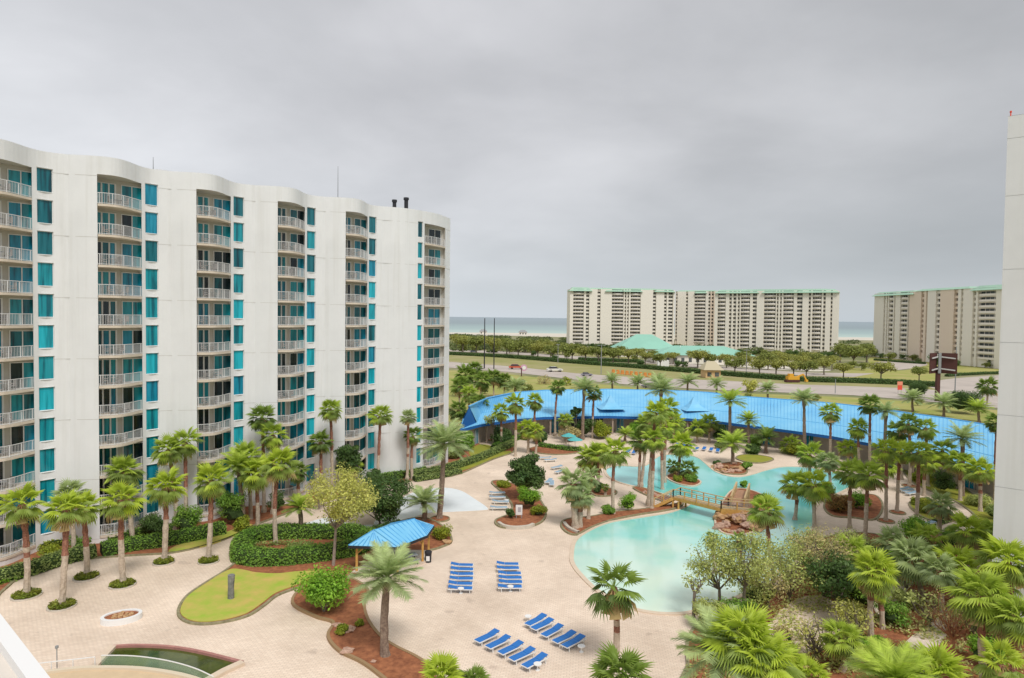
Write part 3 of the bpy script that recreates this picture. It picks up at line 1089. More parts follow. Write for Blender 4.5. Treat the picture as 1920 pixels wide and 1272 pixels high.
STK = ['leftmost', 'second', 'third', 'fourth', 'fifth', 'last']
for k in range(-1, 5):
    u0 = -21.7 + 9.5 * k if k < 4 else 16.3
    for f_ in range(NF):
        z = 33.61 - FL * f_
        s0, yo = ((4.2, 0.9) if k < 4 else (8.6, 0.7))
        rr = rnd.uniform(-0.4, 0.4)
        where = '%s balcony from the top in the %s stack' % (ORD[f_], STK[k + 1]) if f_ not in (0, 11) else '%s balcony of the %s stack' % (ORD[f_], STK[k + 1])
        obj('patio_table', FT, None, fo(u0 + s0 + rr, yo, z), AR, label='small round table on the ' + where, cat='table', group='tables on the apartment balconies')
        obj('patio_chair', FC, None, fo(u0 + s0 + rr - 0.65, yo - 0.1, z), AR + rnd.uniform(0.8, 1.8), label='left grey patio chair on the ' + where, cat='chair', group='chairs on the apartment balconies')
        obj('patio_chair', FC, None, fo(u0 + s0 + rr + 0.65, yo - 0.15, z), AR + rnd.uniform(-1.8, -0.8), label='right grey patio chair on the ' + where, cat='chair', group='chairs on the apartment balconies')

# ================================================================== RIGHT NEAR BUILDING
_c = at(1890, 224, 49.6)
cn = Vector((_c.x, 49.6))
rbld = empty('apartment_building', (cn.x, cn.y, 0), 'blank off-white end wall of a tower cut by the right edge', 'building')
e1 = Vector((0.7481, -0.6636)) * 17
e2 = D * 22
levels = [0, 5.4, 10.8, 16.2, 21.6, 27.0, 32.4, 36.6, 38.25]
for z0, z1 in zip(levels, levels[1:]):
    wm = MB()
    g = 0.02
    wm.q((0, 0, z0 + g), (e1.x, e1.y, z0 + g), (e1.x, e1.y, z1 - g), (0, 0, z1 - g))
    for z in (z0 + g, z1 - g):
        wm.q((0, 0, z), (e1.x, e1.y, z), (e1.x + D.x * .05, e1.y + D.y * .05, z), (D.x * .05, D.y * .05, z))
    wm.build('wall_panel', WALL, rbld)
wm = MB()
a = D * 0.05
wm.q((a.x, a.y, 0), (e1.x + a.x, e1.y + a.y, 0), (e1.x + a.x, e1.y + a.y, 38.2), (a.x, a.y, 38.2))
wm.q((0.001, 0, 0), (e2.x, e2.y, 0), (e2.x, e2.y, 38.2), (0.001, 0, 38.2))
wm.q((0, 0, 38.25), (e1.x, e1.y, 38.25), (e1.x + e2.x, e1.y + e2.y, 38.25), (e2.x, e2.y, 38.25))
wm.q((e1.x, e1.y, 0), (e1.x + e2.x, e1.y + e2.y, 0), (e1.x + e2.x, e1.y + e2.y, 38.2), (e1.x, e1.y, 38.2))
wm.build('wall', WALL, rbld)
bl = MB()
bl.tube([(0, 0, 0), (0, 0, 0.45)], [0.04, 0.04], 6)
bl.tube([(0, 0, 0.45), (0, 0, 0.58)], [0.07, 0.07], 8)
p = at(1895, 220, 50.2)
bl.build('beacon_lamp', REDP, loc=(p.x, p.y, 38.25), label='tiny red beacon on top of the off-white tower at right', cat='lamp')

# ================================================================== OWN BALCONY CORNER
pw = empty('balcony_parapet', (-1.8, 2.4, 20), 'bright white parapet corner slicing across the bottom left corner', 'parapet')
zt = H - 1.2
A1, A2 = G(0, 1150, zt), G(95, 1272, zt)
B1, B2 = G(0, 1206, zt), G(52, 1272, zt)
dv = (A2 - A1).normalized()
nv = Vector((dv.y, -dv.x, 0))
if nv.dot(B1 - A1) < 0:
    nv = -nv
wd = 0.5 * ((B1 - A1).dot(nv) + (B2 - A2).dot(nv))
base = Vector((-1.8, 2.4, 20))
pm = MB()
s_, e_ = A1 - dv * 2.0 - base, A2 + dv * 0.9 - base
o_ = nv * wd
for zz0, zz1 in ((zt - 20 - 1.1, zt - 20),):
    P = [s_.to_2d(), e_.to_2d(), (e_ + o_).to_2d(), (s_ + o_).to_2d()]
    pm.prism(P, zz0, zz1, bottom=True)
pm.build('wall', TRIM, pw)
pf_ = MB()
P = [(s_ + o_).to_2d(), (e_ + o_).to_2d(), (e_ + nv * 1.2).to_2d(), (s_ + nv * 1.2).to_2d()]
pf_.prism(P, zt - 20 - 1.1, zt - 20 - 0.04, bottom=True)
pf_.build('floor_slab', mat('balcony_floor', (0.66, 0.60, 0.53), 0.8, 0.05, 3), pw)
# ================================================================== BLUE-ROOFED POOL BUILDING
eave_px = [(862, 806), (900, 796), (960, 787), (1020, 782), (1140, 780), (1280, 784), (1330, 788), (1400, 797), (1480, 807), (1560, 818), (1640, 833), (1700, 846), (1780, 865), (1865, 886), (1960, 912)]
mid_px = [(868, 785), (905, 774), (960, 768), (1020, 764), (1140, 762), (1280, 766), (1330, 769), (1400, 776), (1480, 786), (1560, 796), (1640, 809), (1700, 820), (1780, 836), (1865, 856), (1960, 880)]
rid_px = [(880, 762), (915, 746), (965, 736), (1020, 732), (1140, 730), (1280, 733), (1330, 736), (1400, 744), (1480, 750), (1560, 756), (1640, 765), (1700, 774), (1780, 785), (1865, 799), (1960, 815)]
ZE, ZM, ZR = 3.7, 4.9, 7.3
EV = [G(x, y, ZE) for x, y in eave_px]
MD = [G(x, y, ZM) for x, y in mid_px]
RD = [G(x, y, ZR) for x, y in rid_px]
EB = [r + (r - e).to_2d().to_3d() * 0.95 for r, e in zip(RD, EV)]
for p in EB:
    p.z = ZE
bb = empty('pool_building', (EV[5].x, EV[5].y, 0), 'long curving poolside building under a bright blue metal roof', 'building')
O = Vector((EV[5].x, EV[5].y, 0))
for i in range(len(EV) - 1):
    m_ = MB()
    m_.q(EV[i] - O, EV[i + 1] - O, MD[i + 1] - O, MD[i] - O)
    m_.q(MD[i] - O, MD[i + 1] - O, RD[i + 1] - O, RD[i] - O)
    m_.q(RD[i] - O, RD[i + 1] - O, EB[i + 1] - O, EB[i] - O)
    rs = m_.build('roof_section', BROWNROOF, bb)
    # standing seams
    sm_ = MB()
    L = (EV[i + 1] - EV[i]).length
    k = max(2, int(L / 0.6))
    for j in range(k):
        f_ = (j + 0.5) / k
        a, b_, c_ = EV[i].lerp(EV[i + 1], f_) - O, MD[i].lerp(MD[i + 1], f_) - O, RD[i].lerp(RD[i + 1], f_) - O
        sm_.bar(a, b_, 0.05, 0.06)
        sm_.bar(b_, c_, 0.05, 0.06)
    sm_.bar(MD[i] - O, MD[i + 1] - O, 0.12, 0.06)
    sm_.bar(RD[i] - O, RD[i + 1] - O, 0.4, 0.16)
    tag(sm_.build('roof_seam', BLUESEAM, rs), kind='stuff')
fs = MB()
for i in range(len(EV) - 1):
    a, b_ = EV[i] - O, EV[i + 1] - O
    fs.q((a.x, a.y, ZE - 0.5), (b_.x, b_.y, ZE - 0.5), (b_.x, b_.y, ZE), (a.x, a.y, ZE))
    fs.q((a.x, a.y, ZE - 0.5), (b_.x, b_.y, ZE - 0.5), (b_.x + .2, b_.y + .5, ZE - 0.5), (a.x + .2, a.y + .5, ZE - 0.5))
a, b_ = EV[0] - O, EB[0] - O
fs.q((a.x, a.y, ZE - 0.5), (b_.x, b_.y, ZE - 0.5), (RD[0] - O), (a.x, a.y, ZE))
fs.build('fascia', BLUEFAS, bb)
# walls under the eave, with posts, openings and glazed doors
PBW = mat('pool_building_wall', (0.50, 0.42, 0.35), 0.9, 0.12, 0.5)
PBD = mat('painted_opening_shade', (0.06, 0.055, 0.06), 0.9)  # flat dark panels, the shade inside the openings is their colour
cum = 0
for i in range(len(EV) - 1):
    inn = lambda p, q, d: p + (q - p).to_2d().normalized().to_3d() * d
    W0, W1 = inn(EV[i], RD[i], 3.6) - O, inn(EV[i + 1], RD[i + 1], 3.6) - O
    W0.z = W1.z = 0
    wv = W1 - W0
    L = wv.length
    ang = math.atan2(wv.y, wv.x)
    m_ = MB()
    m_.q(W0, W1, W1 + Vector((0, 0, ZE)), W0 + Vector((0, 0, ZE)))
    m_.build('wall', PBW, bb)
    k = max(1, int(L / 4.2))
    for j in range(k):
        c0 = W0.lerp(W1, (j + 0.5) / k) + Vector((math.sin(ang), -math.cos(ang), 0)) * 0.08
        kind = (i * 3 + j) % 3
        d_ = MB()
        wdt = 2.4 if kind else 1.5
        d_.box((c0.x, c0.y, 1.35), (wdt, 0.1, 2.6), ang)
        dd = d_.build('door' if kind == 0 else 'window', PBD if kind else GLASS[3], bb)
        f_ = MB()
        for q_ in ((-0.5, 0, 1) if kind == 0 else (-0.5, -0.17, 0.17, 0.5)):
            if q_ == 0 or q_ == 1:
                q_ = q_ * 0.5
            o2 = Vector((math.cos(ang), math.sin(ang), 0)) * wdt * q_ + Vector((math.sin(ang), -math.cos(ang), 0)) * 0.07
            f_.box((c0.x + o2.x, c0.y + o2.y, 1.35), (0.12, 0.08, 2.7), ang)
        f_.build('frame', mat('pale_frame', (0.55, 0.53, 0.5), 0.6), dd)
    P_0, P_1 = inn(EV[i], RD[i], 0.5) - O, inn(EV[i + 1], RD[i + 1], 0.5) - O
    k = max(1, int(L / 4.8))
    for j in range(k):
        c0 = P_0.lerp(P_1, (j + 0.2) / k)
        d_ = MB()
        d_.box((c0.x, c0.y, (ZE - 0.45) / 2), (0.28, 0.28, ZE - 0.45), ang)
        d_.build('post', mat('tan_post', (0.42, 0.33, 0.27), 0.8), bb)
# swept little gable caps along the roof
for gx, gy, wpx, hp in ((1145, 765, 3.4, 2.6), (1302, 768, 3.2, 2.6)):
    c0 = G(gx, gy, ZM) - O
    m_ = MB()
    prof = [(1.0, 0.0), (0.62, 0.18), (0.34, 0.45), (0.14, 0.8), (0.03, 1.0)]
    ang = 0.12
    rings = []
    for r_, z_ in prof:
        rings.append([(c0.x + wpx * r_ * math.cos(ang + math.pi / 4 + k * math.pi / 2) * 1.1, c0.y + 0.6 + wpx * r_ * math.sin(ang + math.pi / 4 + k * math.pi / 2), c0.z - 0.1 + z_ * hp) for k in range(4)])
    for r0, r1 in zip(rings, rings[1:]):
        for k in range(4):
            m_.q(r0[k], r0[(k + 1) % 4], r1[(k + 1) % 4], r1[k])
    m_.q(*rings[-1])
    m_.build('dormer_roof', BROWNROOF, bb)

# ================================================================== GARDEN PAVILION
ze, zr = 2.6, 3.75
PA, PB, PC1, PC2 = G(653, 1023, ze), G(745, 1026, ze), G(801, 1004, ze), G(814, 985, ze)
R1, R2 = G(701, 994, zr), G(777, 973, zr)
PDp = PA + (PC2 - PB) * 1.0
PDp.z = ze
pav = empty('pavilion', ((PA.x + PC1.x) / 2, (PA.y + PC1.y) / 2, 0), 'open wooden pavilion with blue standing-seam hip roof beside the hedge oval', 'pavilion')
O = Vector(pav.location)
faces = [(PA, PB, R1), (PB, PC1, R2, R1), (PC1, PC2, R2), (PC2, PDp, R2), (PDp, PA, R1, R2)]
for f_ in faces:
    m_ = MB()
    m_.q(*[p - O for p in f_])
    m_.q(*[p - O - Vector((0, 0, 0.12)) for p in reversed(f_)])
    rp = m_.build('roof_panel', BROWNROOF, pav)
    sm_ = MB()
    a, b_ = f_[0], f_[1]
    top0, top1 = f_[-1], f_[2] if len(f_) == 4 else f_[-1]
    k = max(2, int((b_ - a).length / 0.42))
    for j in range(k + 1):
        t_ = j / k
        p = a.lerp(b_, t_)
        q_ = (top0.lerp(top1, t_) if len(f_) == 4 else p.lerp(top0, 1 - abs(2 * t_ - 1) * 1.0 if abs(2 * t_ - 1) < 1 else 0.02))
        if (p - q_).length > 0.15:
            sm_.bar(p - O + Vector((0, 0, 0.03)), q_ - O + Vector((0, 0, 0.03)), 0.05, 0.07)
    sm_.build('roof_seam', BLUESEAM, rp, kind='stuff')
m_ = MB()
per_ = [PA, PB, PC1, PC2, PDp]
for i in range(5):
    a, b_ = per_[i] - O, per_[(i + 1) % 5] - O
    m_.bar(a - Vector((0, 0, 0.15)), b_ - Vector((0, 0, 0.15)), 0.08, 0.2)
m_.build('fascia', DARK, pav)
cen = sum(per_, Vector()) / 5
for p in (PA, PB, PC1, PC2, PDp):
    q_ = p.lerp(cen, 0.16) - O
    m_ = MB()
    m_.box((q_.x, q_.y, 1.25), (0.18, 0.18, 2.5))
    b2 = (p.lerp(cen, 0.4) - O)
    m_.bar((q_.x, q_.y, 1.7), (b2.x, b2.y, 2.5), 0.1, 0.1)
    m_.build('post', WOOD, pav)
m_ = MB()
fp = [p.lerp(cen, 0.05) - O for p in per_]
m_.prism([(p.x, p.y) for p in fp], 0.0, 0.15)
m_.build('floor', PATHM, pav)
# table under the roof and a bin
tb = empty('picnic_table', (cen.x + 0.8, cen.y - 0.6, 0.15), 'dark table with two benches in the shade of the blue pavilion', 'table', rot=0.6)
m_ = MB(); m_.box((0, 0, 0.74), (1.8, 0.8, 0.06)); m_.build('tabletop', GREY, tb)
for s in (-1, 1):
    m_ = MB(); m_.box((0, s * 0.75, 0.44), (1.8, 0.3, 0.05)); m_.build('bench', GREY, tb)
    m_ = MB(); m_.box((s * 0.7, 0, 0.36), (0.08, 1.5, 0.06)); m_.box((s * 0.7, 0, 0.55), (0.08, 0.1, 0.4)); m_.box((s * 0.7, 0.7, 0.2), (0.08, .08, 0.4)); m_.box((s * 0.7, -0.7, 0.2), (0.08, .08, 0.4)); m_.build('leg', DARK, tb)


def bin_(px, py, label):
    p = G(px, py)
    b_ = empty('litter_bin', p, label, 'bin')
    m_ = MB(); m_.tube([(0, 0, 0), (0, 0, 0.85)], [0.28, 0.32], 10); m_.build('body', DARK, b_)
    m_ = MB(); m_.tube([(0, 0, 0.85), (0, 0, 1.0), (0, 0, 1.08)], [0.35, 0.34, 0.2], 10); m_.build('lid', DARK, b_)
    m_ = MB(); m_.box((0, -0.31, 0.42), (0.32, 0.04, 0.45)); m_.build('panel', TRIM, b_)


bin_(803, 1054, 'black bin with white panel beside the blue pavilion')
bin_(1722, 958, 'black bin with pale panel among the palms near the right tower')

# ================================================================== FOUNTAIN BASIN, PLANTERS
BASW = mat('basin_water', (0.035, 0.055, 0.01), 0.06, col2=(0.10, 0.12, 0.025), vscale=0.6, spec=0.5)
RIM = mat('basin_rim_red', (0.42, 0.20, 0.17), 0.8, 0.15, 2)
bas_px = [(212, 1216), (255, 1214), (320, 1217), (380, 1227), (455, 1246), (420, 1262), (392, 1278), (340, 1262), (262, 1250), (182, 1248)]
basin = empty('fountain_basin', G(320, 1235), 'dark green curved water basin with red rim in the plaza corner', 'fountain')
O = Vector(basin.location)


def local(px, z=0.0):
    return [(G(x, y, 0) - O).to_2d() for x, y in px]


BP = [(G(x, y) - O).to_2d() for x, y in bas_px]
top = smooth(BP[:5], 5, closed=False)
me_poly = top + BP[5:]
o2 = sheet('water', me_poly, 0.03, BASW, parent=basin)
border('rim', top, 0.22, 0.0, 0.20, RIM, closed=False, parent=basin)
border('side_kerb', [BP[0], BP[9], BP[9] + (BP[9] - BP[0]) * 0.6], 0.45, 0.0, 0.22, COPING, closed=False, parent=basin)
border('side_kerb', [BP[4], BP[5], BP[6], BP[6] + (BP[6] - BP[5]) * 0.8], 0.5, 0.0, 0.22, COPING, closed=False, parent=basin)
fw = smooth([(G(x, y, 0.55) - O).to_2d() for x, y in ((60, 1262), (130, 1253), (180, 1250), (262, 1252), (340, 1264), (392, 1282), (430, 1310))], 5, closed=False)
wallo = border('seat_wall', fw, 0.30, 0.0, 0.55, mat('cream_stucco', (0.66, 0.56, 0.42), 0.8), closed=False, label='cream curved seat wall with pale cap below the dark basin', cat='wall', loc=O)
lowp = fw + [fw[-1] + Vector((-3, -8)), fw[0] + Vector((-1, -8))]
sheet('terrace', [p + O.to_2d() for p in lowp], 0.40, mat('terrace_floor', (0.62, 0.47, 0.30), 0.85, 0.08, 1.5), kind='structure')
gl = MB()
gp = smooth([(G(x, y, 0.9) - O).to_2d() for x, y in ((190, 1232), (250, 1233), (310, 1241), (362, 1255), (400, 1272))], 5, closed=False)
GR = mat('guard_glass', (0.42, 0.58, 0.42), 0.1, spec=0.4, alpha=0.20)
grd = empty('glass_guard', O, 'curved low glass guard standing in front of the dark basin', 'railing')
for i in range(0, len(gp) - 2, 2):
    m_ = MB()
    m_.bar((*gp[i], 0.5), (*gp[i + 2], 0.5), 0.03, 0.95)
    m_.build('glass_panel', GR, grd)
m_ = MB()
for i in range(len(gp) - 1):
    m_.bar((*gp[i], 1.0), (*gp[i + 1], 1.0), 0.05, 0.05)
m_.build('top_rail', TRIM, grd)
# thin white rail to the left
rl = empty('white_rail', G(60, 1262), 'thin white pipe rail between the parapet corner and the basin', 'railing')
m_ = MB()
a, b_ = G(55, 1246, 0.9) - Vector(rl.location), G(178, 1232, 0.9) - Vector(rl.location)
m_.bar(a, b_, 0.05, 0.05)
m_.build('top_rail', TRIM, rl)
for f_ in (0, 0.33, 0.66, 1):
    p = a.lerp(b_, f_)
    m_ = MB()
    m_.bar((p.x, p.y, 0), (p.x, p.y, 0.9), 0.04, 0.04)
    m_.build('post', TRIM, rl)
m_ = MB()
m_.tube([(0, 0, 0), (0, 0, 1.6)], [0.03, 0.03], 5)
m_.tube([(0, 0, 1.6), (0, 0, 1.75)], [0.1, 0.1], 6)
m_.build('lamp_bollard', GREY, loc=G(107, 1262), label='thin grey bollard lamp beside the white pipe rail', cat='lamp')

pl = empty('planter', G(228, 1163), 'oval white-rimmed planter of soil and stones on the left plaza', 'planter')
ring = [Vector((1.25 * math.cos(a), 0.85 * math.sin(a))) for a in [k * math.pi / 16 for k in range(32)]]
ring = [Matrix.Rotation(0.45, 2) @ p for p in ring]
border('rim', ring, 0.24, 0, 0.42, TRIM, parent=pl)
sheet('soil', ring, 0.34, MULCH, parent=pl)


def rock_mesh(seed, r=1.0):
    import bmesh
    bm = bmesh.new()
    bmesh.ops.create_icosphere(bm, subdivisions=2, radius=r)
    for v in bm.verts:
        n_ = noise.noise(v.co * 1.3 + Vector((seed * 7.1, 0, 0))) * 0.55 + noise.noise(v.co * 3.1 + Vector((0, seed * 3.3, 0))) * 0.2
        v.co *= 1 + n_
        v.co.z *= 0.7
    me = bpy.data.meshes.new('boulder')
    bm.to_mesh(me)
    bm.free()
    return me


ROCKS = []
for i in range(5):
    me = rock_mesh(i)
    me.materials.append(ROCKM if i % 2 else ROCKP)
    ROCKS.append(me)
for i in range(9):
    a = i * 2.4
    r_ = 0.55 * math.sqrt(i / 9)
    m_ = obj('stone', ROCKS[1 if i % 3 else 3], pl, (r_ * math.cos(a) * 1.3, r_ * math.sin(a), 0.4), (0, 0, i), 0.13 + 0.04 * (i % 3))

# headless palm trunk on the lawn
m_ = MB()
zt_ = at(433, 1078, G(433, 1125).y).z
m_.tube([(0, 0, 0), (0, 0, zt_ * 0.5), (0.03, 0, zt_)], [0.27, 0.24, 0.27], 9, jit=0.08)
m_.build('palm_stump', mat('grey_bark', (0.30, 0.29, 0.27), 0.95, col2=(0.12, 0.12, 0.12), vscale=3), loc=G(433, 1125), label='grey headless palm trunk standing on the lawn lobe', cat='tree stump')

# ================================================================== BOULDERS
def rocks(n, poly, smin, smax, group, labelf, layer=0.0, hill=0.0):
    pts_ = gpoly(poly, 3)
    xs_, ys_ = [p.x for p in pts_], [p.y for p in pts_]
    cx, cy = sum(xs_) / len(xs_), sum(ys_) / len(ys_)
    i = 0
    tries = 0
    while i < n and tries < n * 50:
        tries += 1
        x, y = rnd.uniform(min(xs_), max(xs_)), rnd.uniform(min(ys_), max(ys_))
        if not inside((x, y), pts_):
            continue
        s = rnd.uniform(smin, smax)
        dd = math.hypot((x - cx) / (max(xs_) - cx + .01), (y - cy) / (max(ys_) - cy + .01))
        z = s * 0.25 + hill * max(0, 1 - dd)
        obj('boulder', ROCKS[rnd.randrange(5)], None, (x, y, z), (rnd.uniform(-.3, .3), rnd.uniform(-.3, .3), rnd.uniform(0, 6)), (s, s * rnd.uniform(0.7, 1), s * rnd.uniform(0.6, 1)),
            label=labelf, cat='boulder', group=group)
        i += 1


rocks(52, [(1343, 972), (1350, 998), (1385, 1004), (1420, 998), (1440, 975), (1428, 962), (1380, 964)], 0.35, 0.85, 'rock pile under the bridge platform', 'rugged tan boulder in the rock pile below the bridge platform', hill=0.9)
rocks(14, [(1336, 882), (1350, 873), (1382, 872), (1392, 884), (1362, 890)], 0.4, 0.85, 'rocks on the lagoon peninsula', 'tan boulder on the palm peninsula at the lagoon far bank', hill=0.3)
rocks(6, [(1190, 917), (1235, 928), (1245, 938), (1215, 929)], 0.3, 0.5, 'rocks on the near lagoon bank', 'brown boulder on the bank left of the wooden bridge')
for x, y, s, l in ((655, 1180, 0.42, 'pale flat boulder in the mulch bed left of the tall date palm'), (650, 1220, 0.36, 'small tan boulder at the left rim of the mulch bed'), (632, 1172, 0.3, 'small boulder beside the bright bush in the mulch bed'),
                   (700, 1240, 0.15, 'fist-sized pink stone near the date palm foot'), (838, 1016, 0.45, 'grey rock at the pavilion bed tip')):
    obj('boulder', ROCKS[int(x) % 5], None, G(x, y, 0.2), (0, 0, x), (s * 1.3, s, s * 0.7), label=l, cat='boulder')

# low pale garden walls
for pxs, l in ((((935, 984), (945, 990), (965, 993), (990, 991), (1000, 987)), 'curved pale low wall edging the central mulch island'),
               (((1058, 984), (1064, 992), (1076, 999), (1085, 1002)), 'short pale low wall at the tip of the poolside bed')):
    border('garden_wall', smooth([G(x, y).to_2d() for x, y in pxs], 4, closed=False), 0.35, 0.0, 0.36, KERB, closed=False, label=l, cat='wall')

# ================================================================== BRIDGE AND WALKWAY
br = empty('footbridge', G(1300, 945), 'orange timber footbridge with slatted rails crossing the pool', 'bridge')
O = Vector(br.location)
b0, b1, b2, b3 = G(1226, 952, 0.1), G(1262, 935, 1.2), G(1352, 957, 1.25), G(1412, 962, 1.25)
dirb = (b2 - b1).to_2d().normalized()
sd = Vector((-dirb.y, dirb.x, 0)) * 1.5      # bridge width, away from the camera
for p, q_, nm in ((b0, b1, 'deck'), (b1, b2, 'deck'), (b2, b3, 'deck')):
    for side_ in (0, 1):
        of = sd * side_
        m_ = MB()
        m_.bar(p - O + of, q_ - O + of, 0.12, 0.34)
        m_.build('stringer', WOOD, br)
    m_ = MB()
    a, b_ = p - O, q_ - O
    L = (b_ - a).length
    k = int(L / 0.3)
    for j in range(k):
        c_ = a.lerp(b_, (j + 0.5) / k)
        m_.bar(c_ + Vector((0, 0, 0.18)), c_ + sd + Vector((0, 0, 0.18)), 0.26, 0.05)
    m_.build('deck_planks', WOODP, br, kind='stuff')
    k = max(2, int(L / 1.6))
    for side_ in (0, 1):
        of = sd * side_
        for j in range(k + 1):
            c_ = a.lerp(b_, j / k) + of
            m_ = MB()
            m_.box((c_.x, c_.y, c_.z + 0.55), (0.12, 0.12, 1.15))
            m_.build('post', WOOD, br)
        m_ = MB()
        m_.bar(a + of + Vector((0, 0, 1.12)), b_ + of + Vector((0, 0, 1.12)), 0.14, 0.08)
        m_.build('handrail', WOODP, br)
        m_ = MB()
        for z_ in (0.4, 0.62, 0.84):
            m_.bar(a + of + Vector((0, 0, z_)), b_ + of + Vector((0, 0, z_)), 0.03, 0.035)
        m_.build('rail_wire', GREY, br, kind='stuff')
for p in (b1, b2, b1.lerp(b2, 0.12), b3):
    for of in (Vector(), sd):
        q_ = p - O + of
        m_ = MB()
        m_.box((q_.x, q_.y, (p.z - 0.1) / 2 - 0.2), (0.2, 0.2, p.z))
        m_.build('leg', WOOD, br)
# platform skirt boards below the railing
m_ = MB()
for j in range(9):
    c_ = (b2 - O).lerp(b3 - O, (j + 0.5) / 9)
    m_.box((c_.x, c_.y - 0.05, 0.65), (0.42, 0.06, 1.0), math.atan2((b3 - b2).y, (b3 - b2).x))
m_.build('skirt_board', WOOD, br, kind='stuff')
# ramp on the far side of the platform
wk = empty('timber_ramp', G(1388, 935), 'pink timber ramp between light side rails rising behind the footbridge', 'ramp')
O = Vector(wk.location)
r0, r1 = G(1383, 948, 1.4), G(1393, 920, 1.9)
dv_ = (r1 - r0).to_2d().normalized()
sx = Vector((dv_.y, -dv_.x, 0)) * 0.72
PINKD = mat('pink_deck', (0.56, 0.34, 0.22), 0.8, 0.15, 2)
k = 18
for j in range(k):
    c_ = r0.lerp(r1, (j + 0.5) / k) - O
    m_ = MB()
    m_.bar(c_ - sx, c_ + sx, (r1 - r0).length / k - 0.03, 0.05)
    m_.build('plank', PINKD, wk)
for s in (-1, 1):
    m_ = MB()
    m_.bar(r0 - O + sx * s * 1.05 + Vector((0, 0, 0.95)), r1 - O + sx * s * 1.05 + Vector((0, 0, 0.95)), 0.2, 0.14)
    m_.build('handrail', WOODP, wk)
    m_ = MB()
    for z_ in (0.2, 0.45, 0.7):
        m_.bar(r0 - O + sx * s * 1.05 + Vector((0, 0, z_)), r1 - O + sx * s * 1.05 + Vector((0, 0, z_)), 0.05, 0.15)
    m_.build('rail_board', WOODP, wk, kind='stuff')
    for f_ in (0, 0.33, 0.66, 1):
        p = r0.lerp(r1, f_) - O + sx * s * 1.05
        m_ = MB()
        m_.box((p.x, p.y, (p.z + 1.0) / 2), (0.13, 0.13, p.z + 1.0))
        m_.build('post', WOODP, wk)

# ================================================================== SUN LOUNGERS
def make_lounger(loc, rot, label, group, sling, root=None):
    t_ = empty('sun_lounger', loc, label, 'sun lounger', group, rot)
    m_ = MB()
    for s in (-1, 1):
        m_.bar((-1.0, s * 0.31, 0.34), (1.0, s * 0.31, 0.34), 0.05, 0.06)
    m_.bar((-1.0, -0.31, 0.34), (-1.0, 0.31, 0.34), 0.05, 0.05)
    m_.bar((1.0, -0.31, 0.34), (1.0, 0.31, 0.34), 0.05, 0.05)
    m_.build('frame', TRIM, t_)
    for x in (-0.8, 0.75):
        for s in (-1, 1):
            m_ = MB()
            m_.bar((x, s * 0.31, 0), (x, s * 0.31, 0.33), 0.05, 0.05)
            m_.build('leg', TRIM, t_)
    m_ = MB()
    m_.box((-0.35, 0, 0.385), (1.26, 0.56, 0.03))
    m_.build('seat', sling, t_)
    m_ = MB()
    m_.bar((0.3, 0, 0.39), (1.02, 0, 0.52), 0.56, 0.03)
    m_.build('backrest', sling, t_)
    return t_, list(t_.children)


protoB = make_lounger((0, -50, 0), 0, '', '', SLING)
protoG = make_lounger((0, -52, 0), 0, '', '', SLINGP)
used = {}


def lounger(px, py, rot, label, group, proto=None):
    proto = proto or protoB
    k = id(proto)
    loc = G(px, py) + Vector((rnd.uniform(-.07, .07), rnd.uniform(-.07, .07), 0))
    rot += rnd.uniform(-0.05, 0.05)
    if k not in used:
        used[k] = 1
        t_ = proto[0]
        t_.location = loc
        t_.rotation_euler = (0, 0, rot)
        t_['label'] = label
        t_['group'] = group
        return t_
    c = copy_tree(proto[0], proto[1], loc, rot, label)
    c['group'] = group
    return c


ordw = ['first', 'second', 'third', 'fourth', 'fifth', 'sixth']
bpy.context.view_layer.update()
for i in range(6):
    lounger(865, 1066.5 + i * 8.8, math.pi + 0.02, 'blue lounger, %s from the far end of the left short column beside the pavilion' % ordw[i], 'blue loungers in the left column')
for i in range(6):
    lounger(957 - (5 - i) * 0.8, 1064.5 + i * 8.8, math.pi + 0.04, 'blue lounger, %s from the far end of the column nearest the pool' % ordw[i], 'blue loungers in the right column')
aL = math.atan2(G(937, 1191).y - G(891, 1212).y, G(937, 1191).x - G(891, 1212).x)
for i, (x, y) in enumerate(((914, 1203), (935, 1214), (958, 1226), (979, 1238), (1003, 1249))):
    lounger(x, y, aL, 'bright blue lounger, %s from the upper left in the nearer slanting row' % ordw[i], 'blue loungers in the nearer slanting row')
for i, (x, y) in enumerate(((1003, 1172), (1018, 1181), (1036, 1192), (1059, 1204), (1075, 1213))):
    lounger(x, y, aL, 'bright blue lounger, %s from the upper left in the farther slanting row' % ordw[i], 'blue loungers in the farther slanting row')
for i, (x, y) in enumerate(((1268, 838), (1280, 840), (1292, 842), (1305, 846))):
    lounger(x, y, 1.0, 'blue lounger, %s from the left before the arcade by the lagoon clump' % ordw[i], 'loungers behind the lagoon', protoB)
for i, (x, y, r_) in enumerate(((933, 929, 0.2), (932, 937, 0.1), (938, 946, 0.0), (935, 957, 0.08))):
    lounger(x, y, r_ + math.pi, 'pale grey-blue lounger, %s from the back by the splash pad' % ordw[i], 'grey loungers by the splash pad', protoG)
for i, (x, y) in enumerate(((1022, 862), (1032, 866), (1043, 880), (1050, 888), (1028, 907), (1035, 911))):
    lounger(x, y, 0.3 * i, 'grey-blue lounger, %s from the back behind the dark round tree' % ordw[i], 'grey loungers behind the dark tree', protoG)
for i, (x, y) in enumerate(((1320, 845), (1333, 847), (1346, 849), (1178, 850), (1188, 852))):
    lounger(x, y, 1.2, ('blue lounger, %s from the left on the far lagoon deck' % ordw[i]) if i < 3 else ('blue lounger, %s of two left of the lagoon palms' % ordw[i - 3]), 'loungers on the far lagoon deck', protoB)
